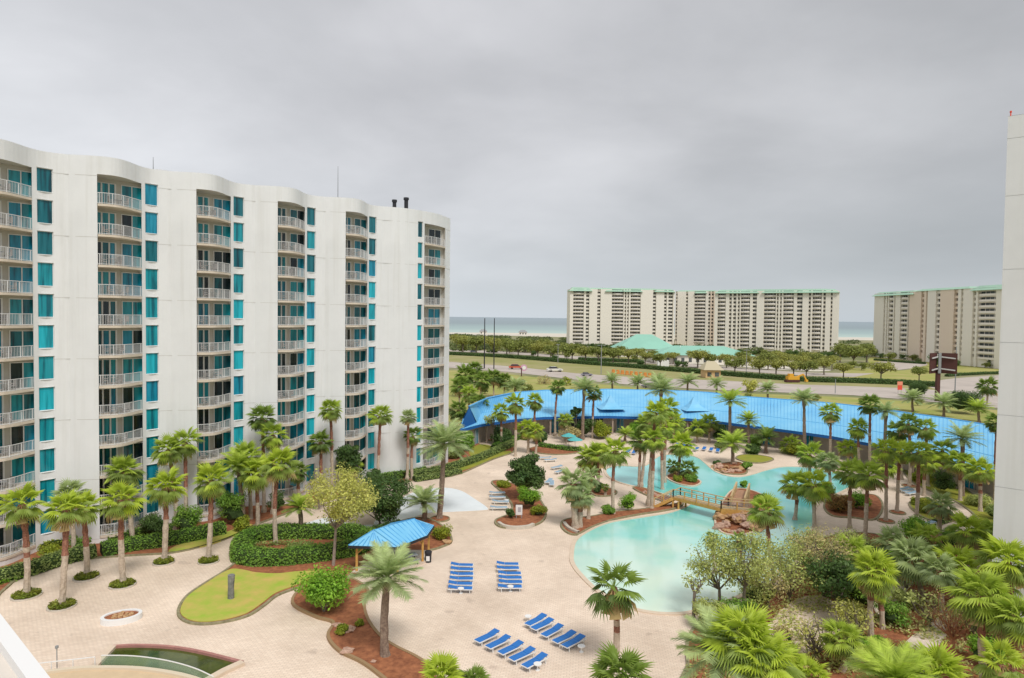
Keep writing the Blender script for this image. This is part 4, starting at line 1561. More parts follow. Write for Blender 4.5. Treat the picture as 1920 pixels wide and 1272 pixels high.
for i, (x, y) in enumerate(((1694, 921), (1702, 925), (1710, 929), (1573, 948), (1580, 951), (1742, 986))):
    lounger(x, y, 0.4, ('pale lounger, %s of three on the deck between the right palms' % ordw[i]) if i < 3 else ('pale lounger, %s of two right of the lagoon' % ordw[i - 3] if i < 5 else 'lone pale lounger beside the short right palm'), 'loungers on the right deck', protoG)
# little white side tables
for x, y, l in ((990, 1166, 'small white table at the upper end of the farther slanting row'), (1090, 1223, 'small white table at the lower end of the farther slanting row'), (1008, 1257, 'small white table under the last lounger of the nearer row'),
                (864, 1113, 'small white table at the near end of the left lounger column'), (957, 1109, 'small white table at the near end of the pool-side column'), (950, 944, 'small white table beside the grey loungers')):
    m_ = MB()
    m_.tube([(0, 0, 0), (0, 0, 0.4)], [0.05, 0.05], 6)
    m_.tube([(0, 0, 0.4), (0, 0, 0.45)], [0.27, 0.27], 12)
    m_.tube([(0, 0, 0), (0, 0, 0.04)], [0.16, 0.16], 10)
    m_.build('side_table', TRIM, loc=G(x, y), label=l, cat='side table')
# white notice board on the central island
nb_ = empty('notice_board', G(973, 972, 0.14), 'white upright notice board on the central mulch island', 'sign')
m_ = MB(); m_.box((0, 0, 0.95), (0.75, 0.06, 1.15)); m_.build('board', TRIM, nb_)
m_ = MB(); m_.box((0.05, -0.035, 1.0), (0.35, 0.01, 0.55)); m_.build('print', mat('pale_print', (0.45, 0.42, 0.44), 0.8), nb_)
for s in (-1, 1):
    m_ = MB(); m_.box((s * 0.3, 0, 0.2), (0.07, 0.07, 0.4)); m_.build('leg', GREY, nb_)
# umbrellas closed / patio sets near the lagoon
for i, (x, y, c_) in enumerate(((1066, 838, 'teal'), (1078, 846, 'teal'))):
    um = empty('parasol', G(x, y), ['teal parasol left of the date palm by the kiddie deck', 'teal parasol nearer the dark round tree'][i], 'parasol')
    m_ = MB(); m_.tube([(0, 0, 0), (0, 0, 2.4)], [0.03, 0.03], 6); m_.build('pole', GREY, um)
    m_ = MB(); m_.tube([(0, 0, 1.95), (0, 0, 2.2), (0, 0, 2.5)], [1.4, 0.8, 0.03], 8); m_.build('canopy', mat('teal_canvas', (0.10, 0.42, 0.42), 0.8), um)

# ================================================================== FAR CONDOMINIUM TOWERS
def tower(name, P, Q, floors, zt_, zb, cols, label, eaves, fl=3.0, fins=()):
    """facade from P (left) to Q (right); cols: (kind, t0, t1); openings are real recesses"""
    P, Q = Vector((*P, 0)), Vector((*Q, 0))
    root = empty(name, P, label, 'building')
    Dv = (Q - P)
    L = Dv.length
    Dn = Dv / L
    Nn = Vector((Dn.y, -Dn.x, 0))
    if Nn.y > 0:
        Nn = -Nn
    ar = math.atan2(Dn.y, Dn.x)
    tops = zt_
    zb0 = tops - 1.5 - floors * fl
    wz = [(tops - 1.5 - fl * (k + 1) + 1.0, tops - 1.5 - fl * k - 0.35) for k in range(floors)]
    tb_ = sorted(set([0, 1] + [c[1] for c in cols] + [c[2] for c in cols]))

    def W(t_, out, z):
        p = Dn * (L * t_) + Nn * out
        return (p.x, p.y, z)
    wl = MB()
    for t0, t1 in zip(tb_, tb_[1:]):
        tm = (t0 + t1) / 2
        cc = [c for c in cols if c[1] < tm < c[2]]
        fin = [f_ for f_ in fins if f_[0] < tm < f_[1]]
        m = 1 if fin else 0
        if cc:
            lo = zb
            for a, b__ in reversed(wz):
                if a > zb:
                    wl.q(W(t0, 0, lo), W(t1, 0, lo), W(t1, 0, a), W(t0, 0, a), m=m)
                    lo = b__
            wl.q(W(t0, 0, lo), W(t1, 0, lo), W(t1, 0, tops), W(t0, 0, tops), m=m)
            for a, b__ in wz:
                if a <= zb:
                    continue
                for z in (a, b__):
                    wl.q(W(t0, 0, z), W(t1, 0, z), W(t1, -1.2, z), W(t0, -1.2, z), m=m)
                for tt in (t0, t1):
                    wl.q(W(tt, 0, a), W(tt, -1.2, a), W(tt, -1.2, b__), W(tt, 0, b__), m=m)
        else:
            out = 0.9
            wl.q(W(t0, out, zb), W(t1, out, zb), W(t1, out, tops), W(t0, out, tops), m=m)
            for tt in (t0, t1):
                wl.q(W(tt, 0, zb), W(tt, out, zb), W(tt, out, tops), W(tt, 0, tops), m=m)
    back = -18
    for a, b__ in (((0, 0.0), (0, back)), ((0, back), (1, back)), ((1, back), (1, 0.0))):
        wl.q(W(*a, zb), W(*b__, zb), W(*b__, tops), W(*a, tops))
    wl.q(W(0, 0.9, tops), W(1, 0.9, tops), W(1, back, tops), W(0, back, tops))
    wl.build('wall', [FARW, FARW2], root)
    meshes = {}
    for ci, (kd, t0, t1) in enumerate(cols):
        for a, b__ in wz:
            if a <= zb:
                continue
            key = ci
            if key not in meshes:
                g_ = MB()
                wd_ = (t1 - t0) * L
                g_.q((0, 0, 0), (wd_, 0, 0), (wd_, 0, b__ - a), (0, 0, b__ - a))
                g_.box((wd_ / 2, -0.05, (b__ - a) / 2), (0.12, 0.08, b__ - a - 0.02), m=1)
                if wd_ > 5:
                    for q_ in (0.25, 0.75):
                        g_.box((wd_ * q_, -0.05, (b__ - a) / 2), (0.35, 0.08, b__ - a - 0.02), m=1)
                meshes[key] = g_.mesh('window', [FARG, FARW])
                if kd == 'b':
                    r_ = MB()
                    n_ = 6
                    f2 = lambda s: -1.1 - 1.2 * math.sin(math.pi * s) 
                    for j in range(n_):
                        s0, s1 = j / n_, (j + 1) / n_
                        x0_, x1_ = s0 * wd_, s1 * wd_
                        r_.q((x0_, f2(s0), -0.75), (x1_, f2(s1), -0.75), (x1_, f2(s1), 0.35), (x0_, f2(s0), 0.35))
                        r_.q((x0_, f2(s0), -0.75), (x1_, f2(s1), -0.75), (x1_, 1.0, -0.75), (x0_, 1.0, -0.75))
                        r_.q((x0_, f2(s0), -0.55), (x1_, f2(s1), -0.55), (x1_, 1.0, -0.55), (x0_, 1.0, -0.55))
                    meshes[(key, 'r')] = r_.mesh('balcony', FARB)
            p = W(t0, -1.15, a)
            obj('window', meshes[key], root, p, ar)
            if kd == 'b':
                p = W(t0, -0.9, a)
                obj('balcony', meshes[(key, 'r')], root, p, ar)
    # roof pieces: hipped green eaves
    for t0, t1, zz, hh, ov in eaves:
        r_ = MB()
        a_, b_, c_, d_ = [Vector(W(*k)) for k in ((t0, 2.2 + ov, zz), (t1, 2.2 + ov, zz), (t1, -12, zz), (t0, -12, zz))]
        off = min(3.0 / L, (t1 - t0) * 0.3)
        e_, f_, g__, h_ = [Vector(W(*k)) for k in ((t0 + off, -1.0, zz + hh), (t1 - off, -1.0, zz + hh), (t1 - off, -9, zz + hh), (t0 + off, -9, zz + hh))]
        for quad in ((a_, b_, f_, e_), (b_, c_, g__, f_), (c_, d_, h_, g__), (d_, a_, e_, h_), (e_, f_, g__, h_), (a_, b_, c_, d_)):
            r_.q(*quad)
        r_.build('roof', GREENR, root)
    return root


def Pz(x, Y):
    d = ray(x, 600)
    return (d.x / d.y * Y, Y)


def tcols(L0, L1, specs):
    return [(k, (a - L0) / (L1 - L0), (b_ - L0) / (L1 - L0)) for k, a, b_ in specs]


tower('condo_tower', Pz(1068, 548), Pz(1264, 552), 14, 47.0, 0, tcols(1068, 1264, [('b', 1074, 1094), ('w', 1098, 1104), ('w', 1119, 1125), ('b', 1146, 1168), ('w', 1170, 1173), ('w', 1175, 1178), ('b', 1181, 1200), ('w', 1223, 1229), ('w', 1244, 1249), ('w', 1252, 1261)]),
      'leftmost beige seaside condo tower behind the mint pavilion roof', [(-0.01, 0.21, 45.2, 3.2, 0.5), (0.33, 0.51, 45.2, 2.6, 0.2), (0.49, 0.69, 45.2, 2.6, 0.2), (0.80, 1.0, 45.4, 2.6, 0.2), (0.17, 0.85, 47.0, 1.2, -2.5)])
tower('condo_tower', Pz(1266, 575), Pz(1346, 560), 14, 47.0, 0, tcols(1266, 1346, [('w', 1267, 1270), ('w', 1286, 1290), ('b', 1302, 1323), ('w', 1328, 1332), ('w', 1334, 1338)]),
      'narrow recessed middle section of the beige seaside condo row', [(0.45, 0.75, 45.4, 2.2, 0.2), (0.0, 1.0, 47.0, 1.0, -2.5)], fins=((0.8, 1.0),))
tower('condo_tower', Pz(1340, 520), Pz(1570, 478), 14, 45.2, 0, tcols(1340, 1570, [('b', 1346, 1362), ('w', 1369, 1374), ('w', 1377, 1383), ('w', 1386, 1390), ('b', 1392, 1410), ('w', 1415, 1423), ('b', 1437, 1459), ('w', 1461, 1464), ('w', 1467, 1470), ('b', 1473, 1492), ('w', 1498, 1508), ('w', 1519, 1523), ('b', 1526, 1542), ('w', 1545, 1549), ('w', 1558, 1561)]),
      'widest beige seaside condo tower with green eaves, centre right', [(0.0, 0.38, 43.6, 2.8, 0.2), (0.40, 0.70, 43.6, 2.6, 0.2), (0.68, 1.01, 43.6, 2.6, 0.4), (0.1, 0.95, 45.2, 1.3, -2.5)])
tower('condo_tower', Pz(1641, 440), Pz(1900, 330), 12, 41.5, 0, tcols(1641, 1900, [('w', 1664, 1668), ('w', 1671, 1674), ('b', 1676, 1686), ('w', 1688, 1691), ('b', 1702, 1718), ('w', 1719, 1722), ('w', 1746, 1752), ('w', 1756, 1759), ('w', 1775, 1783), ('w', 1808, 1815), ('w', 1820, 1824), ('w', 1840, 1845), ('b', 1848, 1876)]),
      'pinkish beige condo tower partly hidden by the right wall', [(-0.01, 0.35, 39.8, 2.6, 0.3), (0.36, 0.75, 41.5, 1.3, -0.8), (0.76, 1.0, 40.2, 2.6, 0.3)], fins=((0.31, 0.44), (0.54, 0.66),))


def hiproof(name, pxs, Y0, depth, zb, ze_, zr_, label, rmat, wmat=FARW, inset=0.3):
    x0, x1 = pxs
    P_, Q_ = Vector((*Pz(x0, Y0), 0)), Vector((*Pz(x1, Y0), 0))
    root = empty(name, P_, label, 'building')
    wdt = (Q_ - P_).length
    r_ = MB()
    a, b_, c_, d_ = (0, 0, ze_), (wdt, 0, ze_), (wdt, depth, ze_), (0, depth, ze_)
    i_ = min(depth / 2, wdt * inset)
    e_, f_ = (i_, depth / 2, zr_), (wdt - i_, depth / 2, zr_)
    for q_ in ((a, b_, f_, e_), (b_, c_, f_), (c_, d_, e_, f_), (d_, a, e_)):
        r_.q(*q_)
    r_.build('roof', rmat, root)
    w_ = MB()
    w_.prism([(1, 1), (wdt - 1, 1), (wdt - 1, depth - 1), (1, depth - 1)], zb, ze_ + 0.1)
    w_.build('wall', wmat, root)
    k = max(2, int(wdt / 4))
    for j in range(k):
        m_ = MB()
        m_.box((1 + (wdt - 2) * (j + 0.5) / k, 0.97, ze_ * 0.45), (1.6, 0.12, ze_ * 0.5))
        m_.build('window', FARG, root)
    return root


hiproof('clubhouse', (1158, 1276), 400, 28, 0, 5.0, 13.5, 'clubhouse with tall mint green hip roof in front of the left tower', GREENR2, inset=0.42)
hiproof('clubhouse', (1230, 1420), 345, 26, 0, 4.5, 9.0, 'long low mint green roof behind the oak row', GREENR2)
hiproof('gatehouse', (1322, 1360), 262, 9, 0, 3.2, 6.5, 'small tan gatehouse with pale hip roof by the frontage road', mat('tan_roof', (0.50, 0.44, 0.30), 0.8), mat('orange_wall', (0.62, 0.42, 0.22), 0.8))
hiproof('beach_hut', (898, 914), 900, 10, 0, 3.5, 6.5, 'tiny hut on the dunes left of the leftmost condo tower', GREY)
hiproof('beach_hut', (972, 990), 880, 10, 0, 3.5, 6.5, 'small hut on the dunes nearer the leftmost condo tower', GREY)

# ================================================================== STREET FURNITURE, SIGNS, VEHICLES
def pole(px, pb, ptop, r, label, name='utility_pole', cat='pole', arm=None, material=None):
    p = G(px, pb)
    z = at(px, ptop, p.y).z
    root = empty(name, p, label, cat)
    m_ = MB(); m_.tube([(0, 0, 0), (0, 0, z)], [r, r * 0.7], 6); m_.build('pole', material or GREY, root)
    if arm:
        m_ = MB(); m_.bar((-arm, 0, z - 0.3), (arm, 0, z - 0.3), 0.12, 0.12); m_.build('arm', GREY, root)
        for s in (-1, 1):
            m_ = MB(); m_.box((s * arm, 0, z - 0.4), (0.9, 0.4, 0.2)); m_.build('lamp_head', GREY, root)


pole(908, 691, 597, 0.32, 'left one of two tall dark poles beside the highway', material=DARK)
pole(926, 692, 597, 0.28, 'right one of two tall dark poles beside the highway', material=DARK)
pole(1127, 702, 646, 0.2, 'slim street lamp in front of the oak row', 'street_lamp', 'street lamp', 1.2)
pole(1046, 680, 645, 0.2, 'street lamp with pale head before the dune scrub', 'street_lamp', 'street lamp', 0.6)
pole(1790, 752, 650, 0.17, 'tall grey pole just right of the brown billboard', 'street_lamp', 'street lamp')
pole(1566, 738, 711, 0.13, 'thin dark post on the verge under the condo end', 'sign_post', 'post')
pole(1399, 706, 655, 0.15, 'slim street lamp among the oaks below the wide tower', 'street_lamp', 'street lamp', 0.8)
pole(1275, 680, 648, 0.3, 'pale post between the two mint roofs', 'flagpole', 'pole', material=TRIM)
pole(1655, 1020, 1000, 0.05, 'thin post at the edge of the right deck', 'garden_post', 'post')
# billboard seen from behind
p = G(1757, 752)
bbd = empty('billboard', p, 'dark brown V-shaped billboard seen from behind on a thick brown mast', 'billboard')
ztop, zbot = at(1757, 662, p.y).z, at(1757, 700, p.y).z
m_ = MB(); m_.box((0, 0, zbot / 2 + 1), (0.95, 0.95, zbot + 2)); m_.build('mast', BROWN, bbd)
for s in (-1, 1):
    a, b_ = Vector((s * 0.3, 0.4, 0)), Vector((s * 4.0, -2.4, 0))
    m_ = MB()
    m_.bar(a + Vector((0, 0, (ztop + zbot) / 2)), b_ + Vector((0, 0, (ztop + zbot) / 2)), 0.25, ztop - zbot)
    m_.build('board', BROWN, bbd)
    for z_ in (zbot + 1.0, ztop - 1.5):
        m_ = MB()
        m_.bar((s * 0.3, -0.35, z_ + 0.4), (s * 3.4, -2.5, z_ - 0.3 * 0), 0.22, 0.35)
        m_.build('brace', mat('pale_brace', (0.55, 0.53, 0.52), 0.6), bbd)
m_ = MB(); m_.box((0, -0.6, (ztop + zbot) / 2), (0.8, 0.3, ztop - zbot)); m_.build('spine', GREY, bbd)
# small road signs
p = G(982, 706)
rs = empty('road_sign', p, 'round pink and white sign on a brown post beside the highway', 'sign')
z = at(982, 690, p.y).z
m_ = MB(); m_.box((-0.9, 0, z / 2), (0.4, 0.3, z)); m_.build('post', BROWN, rs)
m_ = MB(); m_.tube([(0, 0.1, z), (0, -0.1, z)], [1.3, 1.3], 14); m_.tube([(0, 0.1, z), (0, 0.12, z)], [1.3, 0.1], 14); m_.build('board', mat('pink_board', (0.62, 0.35, 0.50), 0.7), rs)
m_ = MB(); m_.tube([(0.1, -0.1, z), (0.1, -0.16, z)], [0.75, 0.75], 12); m_.build('disc', TRIM, rs)
p = G(1687, 738)
rs = empty('road_sign', p, 'orange-red construction sign on the highway edge', 'sign')
m_ = MB(); m_.box((0, 0, 1.9), (1.5, 0.08, 1.5)); m_.build('board', REDP, rs)
m_ = MB(); m_.box((0, 0, 3.3), (1.7, 0.08, 1.1)); m_.build('upper_board', mat('salmon_board', (0.8, 0.30, 0.18), 0.6), rs)
for s in (-1, 1):
    m_ = MB(); m_.box((s * 0.5, 0.08, 1.8), (0.1, 0.08, 3.6)); m_.build('leg', GREY, rs)


def car(px, py, rot, col, label, s=1.0):
    p = G(px, py)
    c_ = empty('parked_car', p, label, 'car', rot=rot)
    c_.scale = (s, s, s)
    body = mat('car_%s' % str(col), col, 0.3, spec=0.5)
    m_ = MB()
    prof = [(-2.2, 0.35), (-2.25, 0.75), (-1.9, 0.9), (1.1, 0.92), (2.1, 0.78), (2.25, 0.55), (2.2, 0.35)]
    for a, b_ in zip(prof, prof[1:]):
        m_.q((a[0], -0.88, a[1]), (b_[0], -0.88, b_[1]), (b_[0], 0.88, b_[1]), (a[0], 0.88, a[1]))
    for y in (-0.88, 0.88):
        m_.q(*[(x, y, z) for x, z in prof])
    m_.q((-2.2, -0.88, 0.35), (2.2, -0.88, 0.35), (2.2, 0.88, 0.35), (-2.2, 0.88, 0.35))
    m_.build('body', body, c_)
    m_ = MB()
    b0_, b1_ = [(-1.7, -0.8), (1.0, -0.8), (1.0, 0.8), (-1.7, 0.8)], [(-1.25, -0.66), (0.35, -0.66), (0.35, 0.66), (-1.25, 0.66)]
    for i in range(4):
        j = (i + 1) % 4
        m_.q((*b0_[i], 0.9), (*b0_[j], 0.9), (*b1_[j], 1.42), (*b1_[i], 1.42))
    m_.build('windows', DARK, c_)
    m_ = MB(); m_.q(*[(*q_, 1.425) for q_ in b1_]); m_.build('roof', body, c_)
    for x in (-1.35, 1.4):
        for y in (-0.9, 0.9):
            m_ = MB(); m_.tube([(x, y - 0.1, 0.33), (x, y + 0.1, 0.33)], [0.33, 0.33], 10); m_.build('wheel', DARK, c_)


car(968, 692, 0.1, (0.5, 0.10, 0.05), 'red car on the highway just behind the pink round sign', 1.5)
car(1040, 697, 0.2, (0.7, 0.68, 0.62), 'white car on the highway right of the pink sign', 1.5)
car(1100, 705, 0.15, (0.25, 0.24, 0.28), 'grey car on the highway left of the street lamp')
car(888, 661, 0.1, (0.12, 0.14, 0.18), 'dark car on the frontage road near the apartment block')
car(1273, 683, 0.15, (0.05, 0.05, 0.06), 'black car on the drive beside the left clubhouse')
car(1216, 727, 0.2, (0.12, 0.10, 0.14), 'dark purple car low on the highway at the orange barriers')
# orange barrels and barriers along the works
for i in range(9):
    p = G(1150 + i * 8.5, 700 + i * 0.9)
    m_ = MB() if i == 0 else None
    if i == 0:
        m_.tube([(0, 0, 0), (0, 0, 0.5), (0, 0, 1.6)], [0.9, 0.75, 0.6], 8)
        BAR = m_.mesh('traffic_barrel', mat('barrel_orange', (0.62, 0.25, 0.06), 0.7))
    obj('traffic_barrel', BAR, None, p, label='orange traffic barrel, %s from the left in the row beside the highway works' % ['first', 'second', 'third', 'fourth', 'fifth', 'sixth', 'seventh', 'eighth', 'ninth'][i], cat='traffic barrel', group='orange barrels along the works')
ex = empty('excavator', G(1485, 717), 'low yellow construction machine under the oaks beside the highway', 'excavator', rot=0.1)
YEL = mat('machine_yellow', (0.68, 0.36, 0.04), 0.5)
m_ = MB(); m_.box((0, 0, 0.5), (5.2, 2.0, 0.9)); m_.build('tracks', BROWN, ex)
m_ = MB(); m_.box((0.2, 0, 1.6), (4.4, 2.1, 1.2)); m_.build('body', YEL, ex)
m_ = MB(); m_.box((-0.6, 0, 2.6), (1.6, 1.6, 1.2)); m_.build('cab', YEL, ex)
m_ = MB(); m_.bar((1.5, 0, 1.9), (4.4, 0, 3.0), 0.4, 0.5); m_.bar((4.4, 0, 3.0), (5.6, 0, 0.8), 0.35, 0.45); m_.box((5.6, 0, 0.6), (0.9, 1.1, 0.8)); m_.build('arm', YEL, ex)
# white service box near the drive, and the pale picket fence by the left gate
m_ = MB(); m_.box((0, 0, 1.5), (5.5, 2.2, 3.0)); m_.build('site_trailer', TRIM, loc=G(1243, 687), label='white boxy trailer beside the frontage road', cat='trailer')
fn = empty('picket_fence', G(900, 830), 'pale picket fence by the gate at the blue building left end', 'fence')
fpts = [G(x, y) for x, y in ((884, 822), (893, 820), (903, 815), (930, 811), (962, 808))]
O = Vector(fn.location)
for a, b_ in zip(fpts, fpts[1:]):
    L = (b_ - a).length
    m_ = MB()
    for z_ in (0.2, 1.25):
        m_.bar(a - O + Vector((0, 0, z_)), b_ - O + Vector((0, 0, z_)), 0.06, 0.08)
    for j in range(int(L / 0.25)):
        q_ = a.lerp(b_, j * 0.25 / L) - O
        m_.box((q_.x, q_.y, 0.7), (0.05, 0.05, 1.3))
    m_.build('fence_panel', TRIM, fn, kind='stuff')
    m_ = MB(); q_ = a - O; m_.box((q_.x, q_.y, 0.75), (0.16, 0.16, 1.5)); m_.build('post', TRIM, fn)
# ================================================================== PALMS
def fan_frond(elev, seed, fine=True):
    """petiole + pleated fan blade with drooping tips, growing along +X"""
    r = random.Random(seed)
    v, f = [], []
    Lp, Rb, nseg = r.uniform(0.72, 1.0), r.uniform(0.66, 0.84), 15
    # petiole bends with gravity
    bend = 0.35 if elev > 0.6 else 0.55
    def pet(t_):
        return (Lp * t_, 0, -bend * Lp * t_ * t_ * 0.5)
    v += [(0, -0.03, 0), (0, 0.03, 0)]
    a, b_ = pet(0.5), pet(1)
    v += [(a[0], -0.025, a[2]), (a[0], 0.025, a[2]), (b_[0], -0.02, b_[2]), (b_[0], 0.02, b_[2])]
    f += [(0, 2, 3), (0, 3, 1), (2, 4, 5), (2, 5, 3)]
    hub = len(v)
    v.append(b_)
    sl = -bend - 0.15                       # blade tilt
    half = math.radians(r.uniform(108, 128))
    droop = r.uniform(0.35, 0.6) if elev < 0.8 else 0.18

    def P(ang, rad, dz=0.0):
        x = rad * math.cos(ang)
        y = rad * math.sin(ang)
        z = sl * x * 0.55 - abs(y) * 0.22 - droop * rad * rad * (0.55 if rad < 0.6 else 1.0) + dz
        return (b_[0] + x, y, b_[2] + z)
    bi, ci = [], []
    for k in range(nseg + 1):
        an = -half + 2 * half * k / nseg
        rr = Rb * 0.50 * (1 - 0.25 * abs(an / half) ** 2)
        bi.append(len(v))
        v.append(P(an, rr, -0.04))
    for k in range(nseg):
        an = -half + 2 * half * (k + 0.5) / nseg
        rr = Rb * 0.56 * (1 - 0.25 * abs(an / half) ** 2)
        c_ = len(v)
        v.append(P(an, rr, 0.05))
        tp = len(v)
        v.append(P(an + r.uniform(-0.03, 0.03), Rb * r.uniform(0.95, 1.12) * (1 - 0.22 * abs(an / half) ** 2), -r.uniform(0.02, 0.12)))
        f += [(hub, bi[k], c_), (hub, c_, bi[k + 1]), (bi[k], tp, c_), (c_, tp, bi[k + 1])]
    return v, f


def date_frond(elev, seed):
    r = random.Random(seed)
    v, f = [], []
    L = r.uniform(2.2, 2.6)
    cur = r.uniform(0.75, 1.0) if elev > 0.5 else r.uniform(0.45, 0.7)
    n = 24

    def R(t_):
        return Vector((L * (t_ - 0.13 * cur * t_ * t_ * t_), 0, -cur * L * 0.42 * t_ * t_))
    for i in range(5):
        a, b_ = R(i / 5), R((i + 1) / 5)
        w0, w1 = 0.045 * (1 - i / 6), 0.045 * (1 - (i + 1) / 6)
        k = len(v)
        v += [(a.x, -w0, a.z), (a.x, w0, a.z), (b_.x, -w1, b_.z), (b_.x, w1, b_.z)]
        f += [(k, k + 2, k + 3), (k, k + 3, k + 1)]
    for i in range(n):
        t_ = 0.12 + 0.88 * (i + 0.5) / n
        p = R(t_)
        d = (R(min(1, t_ + 0.03)) - p).normalized()
        ll = 0.62 * math.sin(math.pi * min(1, 0.12 + t_ * 0.83)) ** 0.7 + 0.1
        for s in (-1, 1):
            sd_ = Vector((0, s, 0))
            up = d.cross(sd_) * s
            dd = (d * 0.75 + sd_ * 0.85 + Vector((0, 0, 1)) * r.uniform(0.0, 0.35)).normalized()
            tip = p + dd * ll + Vector((0, 0, -0.28 * ll))
            w_ = d * 0.055
            k = len(v)
            v += [tuple(p - w_), tuple(p + w_), tuple(tip)]
            f += [(k, k + 1, k + 2)]
    return v, f


FM = {}


def frond_mesh(kind, tone, age, var):
    key = (kind, tone, age, var)
    if key not in FM:
        elev = {0: 1.2, 1: 0.5, 2: -0.3, 3: -0.5}[age]
        v, f = (fan_frond if kind == 'f' else date_frond)(elev, var * 31 + age * 7 + (0 if kind == 'f' else 500))
        me = bpy.data.meshes.new('frond')
        me.from_pydata(v, [], f)
        me.materials.append(THATCH if age == 3 else FROND[tone][0 if age == 0 else (0 if (age == 1 and var % 2) else 1)])
        me.update()
        FM[key] = me
    return FM[key]


PALM_N = [0]
FOOT = [p.to_2d() for p in EV] + [p.to_2d() for p in reversed(EB)]


def clear_of(bx, by, d=9):
    # nothing may root inside the pool building: come forward of its eave
    if inside(G(bx, by), FOOT):
        while inside(G(bx, by), FOOT):
            by += 1
        return by + d
    # ... nor inside the apartment block: stand clear of its balconies
    def hit(y):
        p = G(bx, y).to_2d() - P0
        u, o_ = p.dot(D), p.dot(NR)
        return -42 < u < 31 and -25 < o_ < 3.3
    while hit(by):
        by += 1
    return by




def palm(kind, cx, cy, bx, by, rpx, tone, label, nf=None, Y=None, group=None, dens=1.0, thick=1.0, skirt=True):
    """base at pixel (bx, by) on the ground, crown centred on (cx, cy) at the same distance"""
    by = clear_of(bx, by)
    base = G(bx, by)
    if base.y < 12:
        base.y = 12
    top = at(cx, cy, base.y)
    r = rpx * base.y / F
    hgt = max(top.z - r * 0.12, 0.5)
    PALM_N[0] += 1
    g = random.Random(PALM_N[0])
    root = empty('fan_palm' if kind == 'f' else 'date_palm', base, label, 'palm tree', group or ('fan palms around the resort' if kind == 'f' else 'date palms around the resort'))
    tx = top.x - base.x
    ty = g.uniform(-0.6, 0.6) * min(1, hgt / 6)
    rt = (0.17 if kind == 'f' else 0.22) * (0.8 + 0.2 * min(2, r / 1.7)) * thick
    nseg = max(6, int(hgt / 0.42))
    g_l = g.uniform(-1.5, 1.5)
    pts, rad, mi = [], [], []
    for i in range(nseg + 1):
        t_ = i / nseg
        pts.append((tx * (t_ * t_ * 0.6 + 0.4 * t_) + 0.12 * math.sin(t_ * 3.1) * g_l, ty * t_ * t_, hgt * t_))
        rr = rt * (1.25 - 0.35 * t_) + (0.10 if t_ < 0.05 else 0)
        if kind == 'f' and t_ > 0.42:
            rr *= 1.22 if i % 2 else 1.0
        else:
            rr *= 1.05 if i % 2 else 1.0
        if t_ > 0.9:
            rr *= 1.5 if kind == 'd' else 1.25
        rad.append(rr)
        mi.append(1 if (kind == 'f' and t_ > g.uniform(0.38, 0.55)) else 0)
    m_ = MB()
    m_.tube(pts, rad, 8, m=mi[:-1] + [mi[-1]], jit=0.13)
    m_.build('trunk', [BARKP if kind == 'f' else BARK, BOOT], root)
    n = int((nf or (38 if kind == 'f' else 42)) * dens)
    unit = 1.62 if kind == 'f' else 2.35
    sc = r / unit * (0.88 if kind == 'f' and rpx > 50 else 1.0)
    full = g.uniform(0.85, 1.15)
    low = g.uniform(102, 142) if kind == 'f' else g.uniform(84, 100)
    n = int(n * full)
    for i in range(n):
        t_ = (i + 0.5) / n
        if kind == 'f':
            elev = math.radians(86 - low * t_ ** 0.9) + g.uniform(-0.15, 0.15)
        else:
            elev = math.radians(82 - low * t_) + g.uniform(-0.1, 0.1)
        az = i * 2.39996 + g.uniform(-0.2, 0.2)
        age = 0 if t_ < 0.45 else (1 if t_ < 0.78 else 2)
        if kind == 'f' and t_ > 0.9 and g.random() < 0.6:
            age = 3
        me = frond_mesh(kind, tone, age, g.randrange(3))
        fsc = sc * (g.uniform(0.9, 1.08) * (0.95 if age else 0.88))
        o = bpy.data.objects.new('frond', me)
        COL.objects.link(o)
        o.parent = root
        o.location = (tx, ty, hgt)
        o.rotation_euler = (g.uniform(-0.3, 0.3), -elev, az)
        o.scale = (fsc, fsc, fsc)
    if kind == 'f' and skirt:
        m_ = MB()
        for i in range(14):
            az = i * 0.449 + g.uniform(-.2, .2)
            c_, s_ = math.cos(az), math.sin(az)
            l_ = r * g.uniform(0.35, 0.75)
            o_ = rt * 1.2
            a = (tx + c_ * o_, ty + s_ * o_, hgt - 0.05)
            b1_ = (tx + c_ * (o_ + l_ * 0.55) - s_ * l_ * .25, ty + s_ * (o_ + l_ * 0.55) + c_ * l_ * .25, hgt - l_ * 1.0)
            b2_ = (tx + c_ * (o_ + l_ * 0.55) + s_ * l_ * .25, ty + s_ * (o_ + l_ * 0.55) - c_ * l_ * .25, hgt - l_ * 1.05)
            m_.q(a, b1_, b2_)
        m_.build('dead_skirt', THATCH, root)
    return root


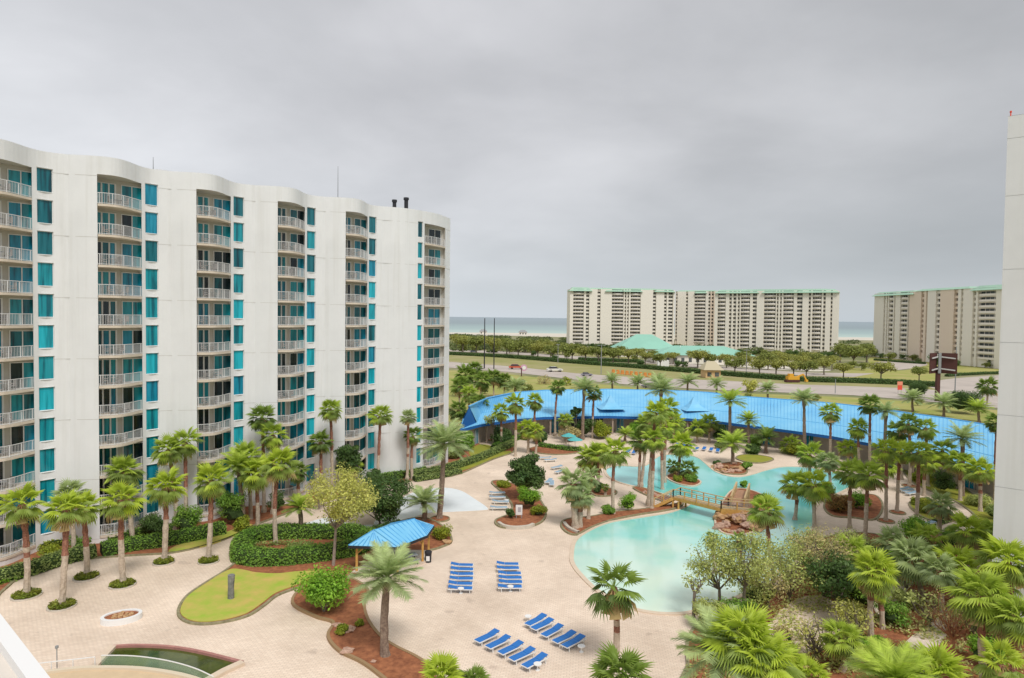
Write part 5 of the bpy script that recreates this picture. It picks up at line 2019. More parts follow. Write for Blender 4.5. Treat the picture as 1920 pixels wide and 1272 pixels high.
# (kind, crown x, crown y, base x, base y, crown radius px, tone, label)
SHR = []
PALMS = [
    # row of six along the left plaza, and the ones behind it
    ('f', 48, 938, 50, 1115, 44, 0, 'leftmost bright fan palm of the plaza row, in a grassy ring'),
    ('f', 115, 955, 116, 1135, 46, 0, 'bright fan palm nearest the viewer in the left plaza row, thick rusty trunk'),
    ('f', 160, 945, 163, 1080, 38, 0, 'bright fan palm third from left in the plaza row, slim and set back'),
    ('f', 232, 930, 231, 1095, 42, 0, 'bright fan palm fourth from left in the plaza row'),
    ('f', 310, 908, 308, 1052, 40, 0, 'bright fan palm fifth from left in the plaza row'),
    ('f', 393, 898, 391, 1050, 40, 0, 'bright fan palm at the right end of the left plaza row'),
    ('f', 235, 880, 250, 1018, 36, 1, 'green fan palm close to the apartment wall behind the plaza row'),
    ('f', 318, 838, 330, 985, 34, 1, 'taller green fan palm against the third balcony stack, left of a pair'),
    ('f', 348, 826, 350, 982, 32, 1, 'tall green fan palm against the third balcony stack, right of a pair'),
    ('f', 130, 925, 140, 1040, 34, 2, 'dull fan palm half hidden between the second and third plaza palms'),
    ('f', 492, 780, 495, 950, 30, 3, 'dark tall fan palm rising highest of the clump at the apartment corner'),
    ('f', 512, 812, 512, 965, 30, 1, 'green fan palm just below the tallest of the apartment clump'),
    ('f', 463, 852, 470, 975, 36, 1, 'leaning fan palm at the left of the clump before the fourth stack'),
    ('d', 448, 868, 455, 985, 42, 1, 'feathery date palm at the left of the clump before the fourth stack'),
    ('f', 519, 868, 517, 1020, 40, 0, 'bright fan palm standing in the near end of the hedge oval'),
    ('f', 481, 880, 484, 985, 38, 0, 'bright double-trunked fan palm behind the hedge oval'),
    ('d', 562, 948, 562, 1005, 34, 1, 'short feathery date palm inside the hedge oval'),
    ('f', 621, 764, 622, 900, 26, 1, 'slender tall fan palm before the fourth balcony stack'),
    ('f', 600, 826, 600, 908, 28, 3, 'dark fan palm left of the dark tree at the apartment wall'),
    ('f', 712, 778, 707, 888, 26, 1, 'fan palm with slim trunk before the blank wall of the fifth stack'),
    ('f', 766, 780, 763, 880, 18, 2, 'thin small-headed fan palm at the sixth balcony stack'),
    ('f', 773, 816, 773, 882, 22, 3, 'low dark fan palm just beneath the thin one at the sixth stack'),
    ('f', 859, 766, 868, 826, 24, 3, 'dark fan palm at the far corner of the apartment block'),
    ('d', 832, 826, 824, 973, 56, 2, 'big grey-green date palm in a mulch ring beside the splash pad'),
    ('d', 794, 938, 794, 977, 42, 2, 'stubby grey-green date palm behind the blue pavilion'),
    ('d', 725, 1078, 722, 1233, 76, 2, 'largest tall date palm in the central mulch bed'),
    # behind the blue building, left
    ('f', 873, 700, 868, 745, 24, 3, 'dark fan palm leftmost behind the blue roof'),
    ('f', 904, 710, 902, 752, 22, 3, 'dark fan palm second from left behind the blue roof'),
    ('f', 925, 705, 926, 745, 20, 3, 'dark shaggy fan palm left of the pink round sign'),
    ('f', 946, 712, 946, 744, 20, 3, 'dark low fan palm just below the pink round sign'),
    ('d', 966, 722, 966, 752, 26, 2, 'grey date palm right behind the blue roof by the pink sign'),
    ('f', 880, 735, 880, 790, 20, 1, 'fan palm before the left end of the blue roof'),
    # front of the blue building
    ('f', 967, 754, 966, 856, 24, 1, 'tall fan palm at the gate before the left part of the blue roof'),
    ('f', 1003, 750, 1001, 806, 20, 1, 'fan palm against the blue roof right of the gate palm'),
    ('f', 988, 800, 990, 850, 24, 0, 'bright low fan palm of the clump left of the kiddie deck'),
    ('f', 1004, 806, 1004, 852, 20, 0, 'bright low fan palm, right one of the kiddie deck clump'),
    ('f', 1046, 724, 1041, 818, 18, 3, 'very slender dark fan palm crossing the blue roof'),
    ('d', 1096, 727, 1092, 812, 32, 2, 'grey date palm crossing the blue roof, left of a pair'),
    ('f', 1113, 737, 1111, 822, 20, 3, 'dark fan palm crossing the blue roof, right of a pair'),
    ('d', 1147, 712, 1147, 738, 22, 2, 'small date palm peeping over the ridge above the first roof gable'),
    ('d', 1235, 716, 1235, 748, 30, 2, 'date palm behind the ridge in the middle of the blue roof'),
    ('d', 1290, 714, 1290, 744, 26, 2, 'date palm behind the ridge above the second roof gable'),
    ('d', 1343, 718, 1343, 744, 22, 2, 'small date palm behind the ridge right of the second gable'),
    ('d', 1240, 728, 1236, 800, 34, 2, 'grey-green date palm in front of the roof at the lagoon clump'),
    ('d', 1368, 748, 1368, 822, 34, 1, 'broad green date palm crossing the blue roof at the centre right'),
    ('d', 1375, 828, 1374, 872, 36, 1, 'low green date palm on the rocky lagoon peninsula'),
    ('d', 1437, 818, 1436, 850, 28, 3, 'squat date palm on the lawn island right of the rocky peninsula'),
    ('d', 1508, 746, 1510, 828, 30, 2, 'grey date palm crossing the roof right of centre'),
    ('f', 1555, 770, 1557, 832, 24, 1, 'fan palm before the arcade between two roof gables'),
    ('f', 1632, 757, 1631, 840, 26, 3, 'tall dark fan palm before the roof near the right gable'),
    ('d', 1659, 768, 1658, 850, 26, 2, 'grey date palm right of the tall dark fan palm'),
    ('d', 1712, 745, 1712, 772, 26, 2, 'date palm behind the roof left of the billboard mast'),
    ('d', 1769, 753, 1769, 782, 30, 2, 'date palm behind the roof under the brown billboard'),
    ('d', 1836, 764, 1836, 792, 28, 1, 'date palm behind the roof beside the right wall'),
    ('f', 1850, 722, 1850, 760, 22, 3, 'dark fan palm at the road edge against the right wall'),
    ('d', 1810, 820, 1803, 912, 40, 2, 'large blue-green date palm on the strip before the right roof'),
    # lagoon clump
    ('f', 1228, 770, 1215, 948, 28, 0, 'tallest bright fan palm of the lagoon clump'),
    ('f', 1252, 762, 1246, 905, 26, 1, 'tall fan palm right of the tallest in the lagoon clump'),
    ('f', 1213, 790, 1202, 915, 26, 1, 'fan palm left of the tallest in the lagoon clump'),
    ('f', 1200, 822, 1198, 914, 26, 3, 'dark-headed fan palm lower left of the lagoon clump'),
    ('f', 1226, 820, 1222, 955, 28, 1, 'fan palm with long pale trunk beside the bridge foot'),
    ('f', 1244, 800, 1242, 918, 24, 0, 'fan palm with slim trunk on the lagoon bank behind the bridge foot'),
    ('f', 1278, 830, 1273, 893, 30, 0, 'yellow-green fan palm on the little lagoon island'),
    ('f', 1262, 872, 1273, 896, 16, 3, 'low dark fan palm, left one on the lagoon island'),
    ('f', 1290, 878, 1283, 898, 22, 3, 'low dark fan palm, right one on the lagoon island'),
    ('d', 1172, 812, 1172, 830, 20, 1, 'squat date palm in the bed under the arcade'),
    ('f', 1108, 856, 1112, 915, 34, 1, 'bushy fan palm at the left of the lagoon bank group'),
    ('f', 1122, 850, 1119, 924, 30, 1, 'fan palm with short trunk in the small round bed'),
    ('f', 1154, 842, 1150, 965, 34, 0, 'fan palm with tall banded trunk in the poolside bed'),
    ('f', 1076, 905, 1079, 992, 38, 2, 'thick pale-trunked fan palm at the tip of the poolside bed'),
    ('f', 1088, 925, 1086, 990, 30, 2, 'second pale-trunked fan palm leaning on the one at the bed tip'),
    ('f', 1106, 890, 1103, 975, 24, 2, 'slim grey fan palm right of the thick pale trunks'),
    ('f', 1135, 912, 1135, 930, 9, 3, 'tiny round-headed sago palm in the small round bed'),
    ('f', 1520, 850, 1518, 905, 30, 1, 'fan palm on the far right bank of the lagoon'),
    ('f', 1553, 862, 1557, 915, 26, 2, 'pale fan palm right of the one on the far lagoon bank'),
    ('f', 1492, 905, 1490, 975, 34, 1, 'fan palm growing at the water edge left of a pair'),
    ('f', 1530, 905, 1527, 990, 38, 0, 'bright fan palm growing at the water edge right of a pair'),
    ('f', 1440, 955, 1446, 1062, 40, 1, 'fan palm in front of the slide rocks'),
    # right deck avenue
    ('f', 1593, 882, 1593, 990, 34, 1, 'fan palm in the planted bed between lagoon and right deck, left'),
    ('f', 1625, 885, 1622, 1012, 36, 1, 'fan palm in the planted bed between lagoon and right deck, right'),
    ('f', 1662, 840, 1661, 977, 30, 0, 'fan palm with brown ring on the right deck, nearest left'),
    ('f', 1684, 842, 1682, 960, 28, 0, 'fan palm with brown ring on the right deck, middle'),
    ('f', 1722, 845, 1717, 978, 30, 1, 'fan palm with brown ring on the right deck, nearest right'),
    ('f', 1705, 792, 1705, 912, 26, 3, 'dark tall fan palm with ring at the back of the right deck'),
    ('f', 1682, 805, 1690, 880, 26, 3, 'dark fan palm in front of the roof over the right deck'),
    ('f', 1770, 842, 1767, 918, 30, 1, 'fan palm beside the clipped round bush'),
    ('f', 1735, 860, 1733, 930, 26, 0, 'bright fan palm between the deck palms and the round bush'),
    ('f', 1763, 945, 1764, 1010, 32, 2, 'short full grey-green fan palm left of the right tower'),
    # near right shrubbery
    ('f', 1810, 990, 1815, 1075, 40, 0, 'bright fan palm leaning in front of the right tower base'),
    ('f', 1634, 1062, 1634, 1200, 54, 0, 'near fan palm with tall red-brown trunk in the right shrubbery'),
    ('f', 1706, 1040, 1730, 1120, 50, 2, 'blue-grey full fan palm leaning in the right shrubbery'),
    ('f', 1760, 1065, 1765, 1160, 40, 2, 'grey-green fan palm right of the leaning blue-grey one'),
    ('f', 1650, 1108, 1655, 1180, 24, 0, 'small bright fan palm over the winding path'),
    ('f', 1842, 1110, 1845, 1300, 70, 1, 'large fan palm with red trunk near the right frame edge'),
    ('f', 1895, 1050, 1900, 1240, 66, 0, 'tall bright fan palm cut by the right frame edge'),
    ('f', 1905, 1150, 1888, 1330, 64, 1, 'low fan palm with orange trunk at the right frame edge'),
    ('f', 1150, 1090, 1154, 1245, 72, 3, 'near dark green fan palm in front of the lower pool'),
    ('f', 1165, 1262, 1165, 1420, 78, 3, 'near green fan palm cropped by the bottom edge below the dark one'),
    ('f', 1395, 1190, 1395, 1420, 92, 0, 'huge bright fan palm filling the bottom centre right'),
    ('d', 1345, 1205, 1345, 1400, 90, 2, 'grey-green date palm tangled with the huge bright fan palm'),
    ('f', 1430, 1235, 1440, 1450, 84, 0, 'bright fan palm crown just below the huge one'),
    ('f', 830, 1262, 830, 1400, 62, 0, 'bright fan palm peeping over the bottom edge at centre'),
    ('f', 885, 1284, 885, 1400, 40, 3, 'small dark fan palm tip at the bottom edge'),
    ('d', 1690, 1280, 1690, 1500, 90, 1, 'bright feathery date palm at the bottom right'),
    ('f', 1765, 1270, 1770, 1480, 80, 0, 'vivid lime fan palm at the bottom right corner of the path'),
    ('f', 1520, 1268, 1530, 1450, 44, 0, 'lime fan palm tip at the bottom edge right of the huge one'),
]
for row in PALMS:
    kw = {}
    if row[5] > 50 and row[0] == 'f':
        kw['nf'] = 50
    if row[0] == 'd':
        kw['nf'] = 48 if row[5] > 50 else 38
    if 'plaza row' in row[7]:
        kw['thick'] = 1.15
    if row[2] == 1090:
        kw['nf'] = 24
    if 'pale-trunked' in row[7]:
        kw['thick'] = 1.6
    palm(*row, **kw)

EXTRA = [
    ('f', 1595, 1030, 1600, 1115, 40, 1, 'fan palm between the tan bare tree and the red-brown trunk'),
    ('f', 1672, 1012, 1676, 1080, 38, 2, 'grey-green fan palm at the back of the right shrubbery'),
    ('f', 1738, 1005, 1742, 1075, 36, 1, 'green fan palm left of the one leaning before the tower'),
    ('f', 1868, 1000, 1872, 1080, 44, 1, 'green fan palm right under the tower edge'),
    ('f', 1800, 1060, 1806, 1150, 50, 0, 'lime fan palm in the middle of the right shrubbery'),
    ('f', 1868, 1085, 1874, 1190, 54, 1, 'drooping green fan palm before the tall edge palm'),
    ('f', 1575, 1190, 1580, 1260, 44, 1, 'low green fan palm at the foot of the thicket'),
    ('f', 1480, 1235, 1485, 1330, 40, 1, 'small green fan palm at the bottom edge beside the huge one'),
    ('f', 1885, 1245, 1890, 1400, 60, 0, 'lime fan palm filling the bottom right corner'),
    ('f', 1335, 1010, 1340, 1075, 18, 3, 'small dark fan palm top poking above the olive twins'),
    ('f', 1385, 1010, 1392, 1078, 20, 3, 'second small dark palm top above the olive twins'),
    ('f', 1610, 800, 1612, 870, 24, 1, 'green fan palm against the arcade left of the tall dark one'),
    ('f', 1740, 800, 1740, 880, 26, 1, 'green fan palm in front of the right roof middle'),
    ('f', 1870, 790, 1866, 890, 24, 3, 'dark fan palm at the right tower edge over the roof'),
    ('f', 1480, 830, 1480, 850, 22, 1, 'low fan palm on the deck before the arcade'),
    ('f', 1590, 838, 1590, 862, 22, 0, 'lime low fan palm before the arcade right of centre'),
    ('f', 1308, 800, 1308, 830, 22, 1, 'low fan palm before the arcade right of the lagoon clump'),
    ('f', 1265, 790, 1262, 850, 24, 0, 'bright fan palm at the right side of the lagoon clump'),
    ('d', 1405, 786, 1405, 812, 24, 1, 'date palm against the arcade behind the lawn island'),
    ('f', 1060, 786, 1060, 815, 18, 1, 'small fan palm at the arcade left of the grey date palm'),
    ('d', 1195, 716, 1195, 742, 22, 2, 'small date palm behind the ridge between the two gables'),
    ('d', 1440, 728, 1440, 748, 22, 2, 'small date palm behind the ridge right of the yellow tree'),
    ('f', 890, 690, 888, 728, 18, 3, 'small dark fan palm farthest behind the left roof end'),
    ('f', 862, 720, 862, 770, 22, 3, 'dark fan palm tight against the apartment edge'),
    ('f', 898, 752, 898, 818, 22, 3, 'dark fan palm overlapping the left end of the blue roof'),
    ('f', 940, 770, 940, 825, 20, 1, 'green fan palm before the blue roof near its left end'),
    ('f', 1330, 790, 1330, 830, 22, 1, 'green fan palm before the second roof gable'),
    ('f', 1660, 870, 1660, 915, 28, 1, 'green fan palm behind the nearest left deck palm'),
    ('f', 1800, 865, 1800, 940, 30, 1, 'green fan palm beside the large blue-green date palm'),
    ('f', 1838, 880, 1838, 960, 30, 0, 'bright fan palm close to the right tower corner'),
    ('f', 660, 870, 664, 915, 24, 1, 'low fan palm before the fourth and fifth stacks'),
    ('f', 560, 880, 560, 950, 24, 3, 'dark fan palm behind the airy tree by the apartment wall'),
]
for row in EXTRA:
    palm(*row)
for a in (
    (1620, 1060, 44, 1.0, L_OLIVE, 'olive shrub left of the tall red-brown palm trunk'),
    (1690, 1085, 36, 1.0, L_BRIGHT, 'fresh green shrub beside the small far path'),
    (1850, 1130, 44, 1.0, L_BRIGHT, 'fresh green shrub left of the right-edge palms'),
    (1620, 1140, 40, 0.9, L_HEDGE, 'dark green shrub at the clearing edge'),
    (1560, 1090, 44, 0.9, L_OLIVE, 'olive shrub under the tan bare tree'),
    (1420, 1140, 44, 0.9, L_OLIVE, 'olive shrub under the olive twins'),
    (1380, 1170, 40, 0.9, L_HEDGE, 'green shrub right behind the huge bright palm'),
    (1850, 1250, 50, 0.8, L_BRIGHT, 'green shrub at the foot of the large edge palm'),
    (1600, 1180, 40, 0.9, L_YEL, 'pale yellow shrub left of the red-brown trunk foot'),
):
    SHR.append(a)
# rings of grass / mulch round the plaza palms
for bx, by, w_, m_, l in ((50, 1118, 24, L_GRASSB, 'grassy ring round the leftmost plaza palm'), (116, 1138, 23, L_GRASSB, 'grassy ring round the nearest plaza palm'),
                          (162, 1084, 21, L_GRASSB, 'grassy ring round the set-back third plaza palm'), (230, 1098, 22, L_GRASSB, 'grassy ring round the fourth plaza palm'),
                          (307, 1056, 18, L_GRASSB, 'grassy ring round the fifth plaza palm'), (391, 1054, 18, L_GRASSB, 'grassy ring round the last plaza palm'),
                          (825, 974, 18, None, 'mulch ring round the big date palm by the splash pad'), (1661, 978, 14, None, 'brown ring round the nearest left deck palm'),
                          (1683, 962, 13, None, 'brown ring round the middle deck palm'), (1717, 979, 14, None, 'brown ring round the nearest right deck palm'), (1705, 912, 12, None, 'brown ring round the back deck palm')):
    c_ = G(bx, by)
    r_ = w_ * c_.y / F
    ring = [Vector((r_ * math.cos(a), r_ * 1.05 * math.sin(a))) for a in [k * math.pi / 12 for k in range(24)]]
    rt_ = empty('tree_ring', c_, l, 'tree ring')
    sheet('soil', ring, 0.10, MULCH, z0=0.0, parent=rt_)
    border('edging', ring, 0.14, 0, 0.13, KERB if m_ else EDGE, parent=rt_)
    if m_:
        n = 700
        rr = r_ * np.sqrt(RS.uniform(0, 0.95, n))
        an = RS.uniform(0, 6.28, n)
        c2 = np.stack([rr * np.cos(an), rr * np.sin(an), 0.12 + RS.uniform(0, 0.22, n)], 1)
        obj('ground_cover', leaves(c2, np.tile([0, 0, 1.0], (n, 1)), 0.12, L_GRASSB), rt_, kind='stuff')

# ================================================================== HEDGES, SHRUBS
def hedge(px, w_, h, material, label, dens=75, size=0.11, name='hedge', closed=False, z=0.05, cat='hedge'):
    pts_ = smooth([G(x, y).to_2d() for x, y in px], 4, closed)
    O2 = pts_[0]
    pts_ = [p - O2 for p in pts_]
    root = empty(name, (O2.x, O2.y, z), label, cat)
    mb_ = MB()
    n = len(pts_)
    rings = []
    for i, p in enumerate(pts_):
        a = pts_[i - 1] if (closed or i > 0) else p
        b_ = pts_[(i + 1) % n] if (closed or i < n - 1) else p
        d = (b_ - a).normalized()
        s = Vector((d.y, -d.x))
        ww, hh = w_ / 2 * 0.86, h * 0.9
        ww *= 1 + 0.10 * noise.noise(Vector((p.x * 0.8, p.y * 0.8, 0)))
        hh *= 1 + 0.12 * noise.noise(Vector((p.x * 0.9, p.y * 0.9, 4)))
        rings.append([(*(p - s * ww), 0), (*(p - s * ww), hh * 0.75), (*(p - s * ww * 0.6), hh), (*(p + s * ww * 0.6), hh), (*(p + s * ww), hh * 0.75), (*(p + s * ww), 0)])
    m = n if closed else n - 1
    cs, ns = [], []
    for i in range(m):
        r0, r1 = rings[i], rings[(i + 1) % n]
        for k in range(5):
            mb_.q(r0[k], r1[k], r1[k + 1], r0[k + 1])
            q0, q1, q2, q3 = map(Vector, (r0[k], r1[k], r1[k + 1], r0[k + 1]))
            ar_ = (q1 - q0).cross(q3 - q0).length
            nn = (q1 - q0).cross(q3 - q0)
            nn = nn.normalized() if nn.length > 1e-8 else Vector((0, 0, 1))
            cc = sum(r0[j][0] for j in range(6)) / 6, sum(r0[j][1] for j in range(6)) / 6
            if nn.dot(Vector((q0.x - cc[0], q0.y - cc[1], q0.z - hh * 0.4))) < 0:
                nn = -nn
            kk = int(ar_ * dens + rnd.random())
            for _ in range(kk):
                u_, v_ = rnd.random(), rnd.random()
                p = q0.lerp(q1, u_).lerp(q3.lerp(q2, u_), v_) + nn * rnd.uniform(-0.05, 0.13) * (1 + h * 0.3)
                cs.append(tuple(p))
                ns.append(tuple(nn + Vector((0, 0, 0.5))))
    if not closed:
        for r_ in (rings[0], rings[-1]):
            mb_.q(*r_)
    mb_.build('dark_core', CORE, root)  # solid dark filler added under the leaf layer
    if cs:
        obj('foliage', leaves(cs, ns, size, material), root)
    return root


def shrub(px, py, rpx, hfac, material, label, name='shrub', per=420, size=0.10, core=True, sub=9, cat='shrub', zoff=0.1, squash=0.75, stems=0):
    base = G(px, clear_of(px, py, 5))
    r = rpx * base.y / F
    root = empty(name, (base.x, base.y, zoff), label, cat)
    g = random.Random(int(px * 7 + py))
    blobs = []
    hc = r * hfac
    for i in range(sub):
        a = g.uniform(0, 6.28)
        rr = r * g.uniform(0.15, 0.62)
        blobs.append((rr * math.cos(a), rr * math.sin(a), hc * g.uniform(0.45, 1.15), r * g.uniform(0.36, 0.5)))
    c_, n_ = blob_leaves(blobs, per / max(0.3, r * r) ** 0.35, size)
    c_[:, 2] = np.maximum(c_[:, 2], 0.03)
    if core:
        cm = rock_mesh(int(px), 1.0)
        cm.materials.append(CORE)
        cm.name = 'dark_core'
        obj('dark_core', cm, root, (0, 0, hc * 0.55), scale=(r * 0.5, r * 0.5, hc * 0.52))  # dark filler lump, not real wood, added so the bush is not see-through
    if stems:
        m_ = MB()
        for i in range(stems):
            a = i * 6.28 / stems + g.uniform(-.3, .3)
            e_ = blobs[i % len(blobs)]
            m_.tube([(0.05 * math.cos(a), 0.05 * math.sin(a), 0), (e_[0] * 0.5, e_[1] * 0.5, e_[2] * 0.55), (e_[0], e_[1], e_[2])], [0.07, 0.05, 0.02], 5)
        m_.build('stems', TWIG, root)
    obj('foliage', leaves(c_, n_, size, material), root)
    return root


def tree(px, py, tpx, tpy, rpx, material, label, kind='tree', per=240, size=0.14, sparse=False, blobs_n=14, trunk=TWIGP, tr=0.13, squash=0.8, limbs=9, cluster=0.4, name='tree'):
    """trunk base pixel (px,py); crown centre pixel (tpx,tpy)"""
    base = G(px, clear_of(px, py, 5))
    c_ = at(tpx, tpy, base.y)
    r = rpx * base.y / F
    root = empty(name, base, label, 'tree')
    g = random.Random(int(px * 3 + py))
    cx, cz = c_.x - base.x, c_.z
    blobs = []
    for i in range(blobs_n):
        d = Vector((g.gauss(0, 1), g.gauss(0, 1), g.gauss(0, 1))).normalized() * g.uniform(0.35, 0.78)
        blobs.append((cx + d.x * r, d.y * r, cz + d.z * r * squash, r * g.uniform(0.24, cluster)))
    m_ = MB()
    fork = max(0.4, cz - r * squash * 1.05)
    m_.tube([(0, 0, 0), (cx * 0.15, 0.03, fork * 0.5), (cx * 0.3, 0, fork)], [tr * 1.3, tr, tr * 0.85], 7, jit=0.08)
    m_.build('trunk', trunk, root)
    m_ = MB()
    for i in range(limbs):
        bx_, by_, bz_, br_ = blobs[i % len(blobs)]
        s = Vector((cx * 0.3, 0, fork))
        e_ = Vector((bx_, by_, bz_ + br_ * 0.4))
        mid_ = s.lerp(e_, 0.5) + Vector((g.uniform(-.2, .2) * r, g.uniform(-.2, .2) * r, -0.05 * r))
        m_.tube([s, mid_, e_], [tr * 0.55, tr * 0.33, tr * 0.12], 5)
        for k in range(4):
            f_ = mid_.lerp(e_, g.uniform(0.0, 0.9))
            t_ = f_ + Vector((g.uniform(-1, 1), g.uniform(-1, 1), g.uniform(0, 1))) * r * 0.28
            m_.tube([f_, t_], [tr * 0.18, tr * 0.05], 4, cap=False)
    m_.build('limbs', trunk, root)
    cc, nn = blob_leaves(blobs, per, size, 0.75, 0.5 if sparse else 0.35)
    obj('foliage', leaves(cc, nn, size, material), root)
    return root


# hedges along the apartment foot
hedge([(-80, 1110), (0, 1092), (60, 1075), (130, 1053), (180, 1043)], 1.7, 1.1, L_HEDGEL, 'pale clipped hedge at the far left edge along the plaza', name='hedge')
hedge([(-80, 1060), (0, 1050), (60, 1035), (110, 1024), (170, 1013)], 1.2, 0.9, L_LIME, 'low yellow-green hedge against the left apartment balconies', dens=60)
hedge([(190, 1042), (250, 1031), (300, 1024), (360, 1013), (418, 1000)], 1.9, 1.2, L_HEDGE, 'thick darker hedge between the middle plaza palms')
hedge([(200, 1018), (250, 1008), (300, 1000), (340, 992)], 1.0, 0.8, L_HEDGE, 'second low hedge behind the thick darker one', dens=60)
hedge([(452, 1038), (462, 1022), (490, 1012), (540, 1008), (600, 1008), (655, 1009), (690, 1018), (672, 1036), (630, 1045), (560, 1054), (500, 1058), (460, 1054)], 2.0, 1.35, L_HEDGE, 'oval ring hedge of dark green around three palms', closed=True, dens=90)
hedge([(690, 1012), (716, 1002), (750, 992)], 1.2, 1.0, L_DARK, 'dark hedge stub running behind the blue pavilion roof', dens=60)
hedge([(760, 899), (800, 892), (850, 880), (900, 863), (935, 848), (962, 835)], 1.5, 1.0, L_HEDGEL, 'long pale clipped hedge curving to the gate')
hedge([(776, 903), (805, 899), (830, 895), (862, 888)], 1.2, 0.7, L_HEDGEL, 'lower parallel hedge beside the splash pad path')
hedge([(700, 905), (735, 899), (765, 893), (795, 886)], 1.5, 1.0, L_HEDGE, 'dark green hedge under the sixth balcony stack')
hedge([(925, 843), (950, 832), (972, 824), (990, 826)], 1.2, 0.8, L_HEDGE, 'short green hedge end by the gate')
hedge([(1012, 838), (1040, 842), (1070, 846), (1090, 846)], 1.2, 0.7, L_HEDGE, 'low dark hedge edging the kiddie deck')
hedge([(1752, 985), (1790, 975), (1822, 985)], 1.0, 0.6, L_HEDGEL, 'pale low hedge at the foot of the right tower', dens=50)
# highway hedges
hedge([(600, 656), (850, 666), (960, 672), (1080, 682), (1200, 691), (1340, 703), (1500, 715), (1600, 718), (1700, 722), (1760, 726)], 2.4, 1.9, L_DARK, 'long dark clipped hedge line beyond the highway', dens=7, size=0.35, z=0)
hedge([(1085, 676), (1140, 678), (1200, 680)], 2.5, 1.8, L_DARK, 'dark hedge strip behind the highway hedge before the clubhouse', dens=7, size=0.35, z=0)
hedge([(1775, 706), (1800, 704), (1880, 700)], 2.0, 1.0, L_DARK, 'dark hedge beside the curving drive at right', dens=7, size=0.3, z=0)
hedge([(1640, 676), (1690, 680), (1735, 683)], 2.0, 1.2, L_DARK, 'dark hedge below the right condo tower', dens=7, size=0.3, z=0)

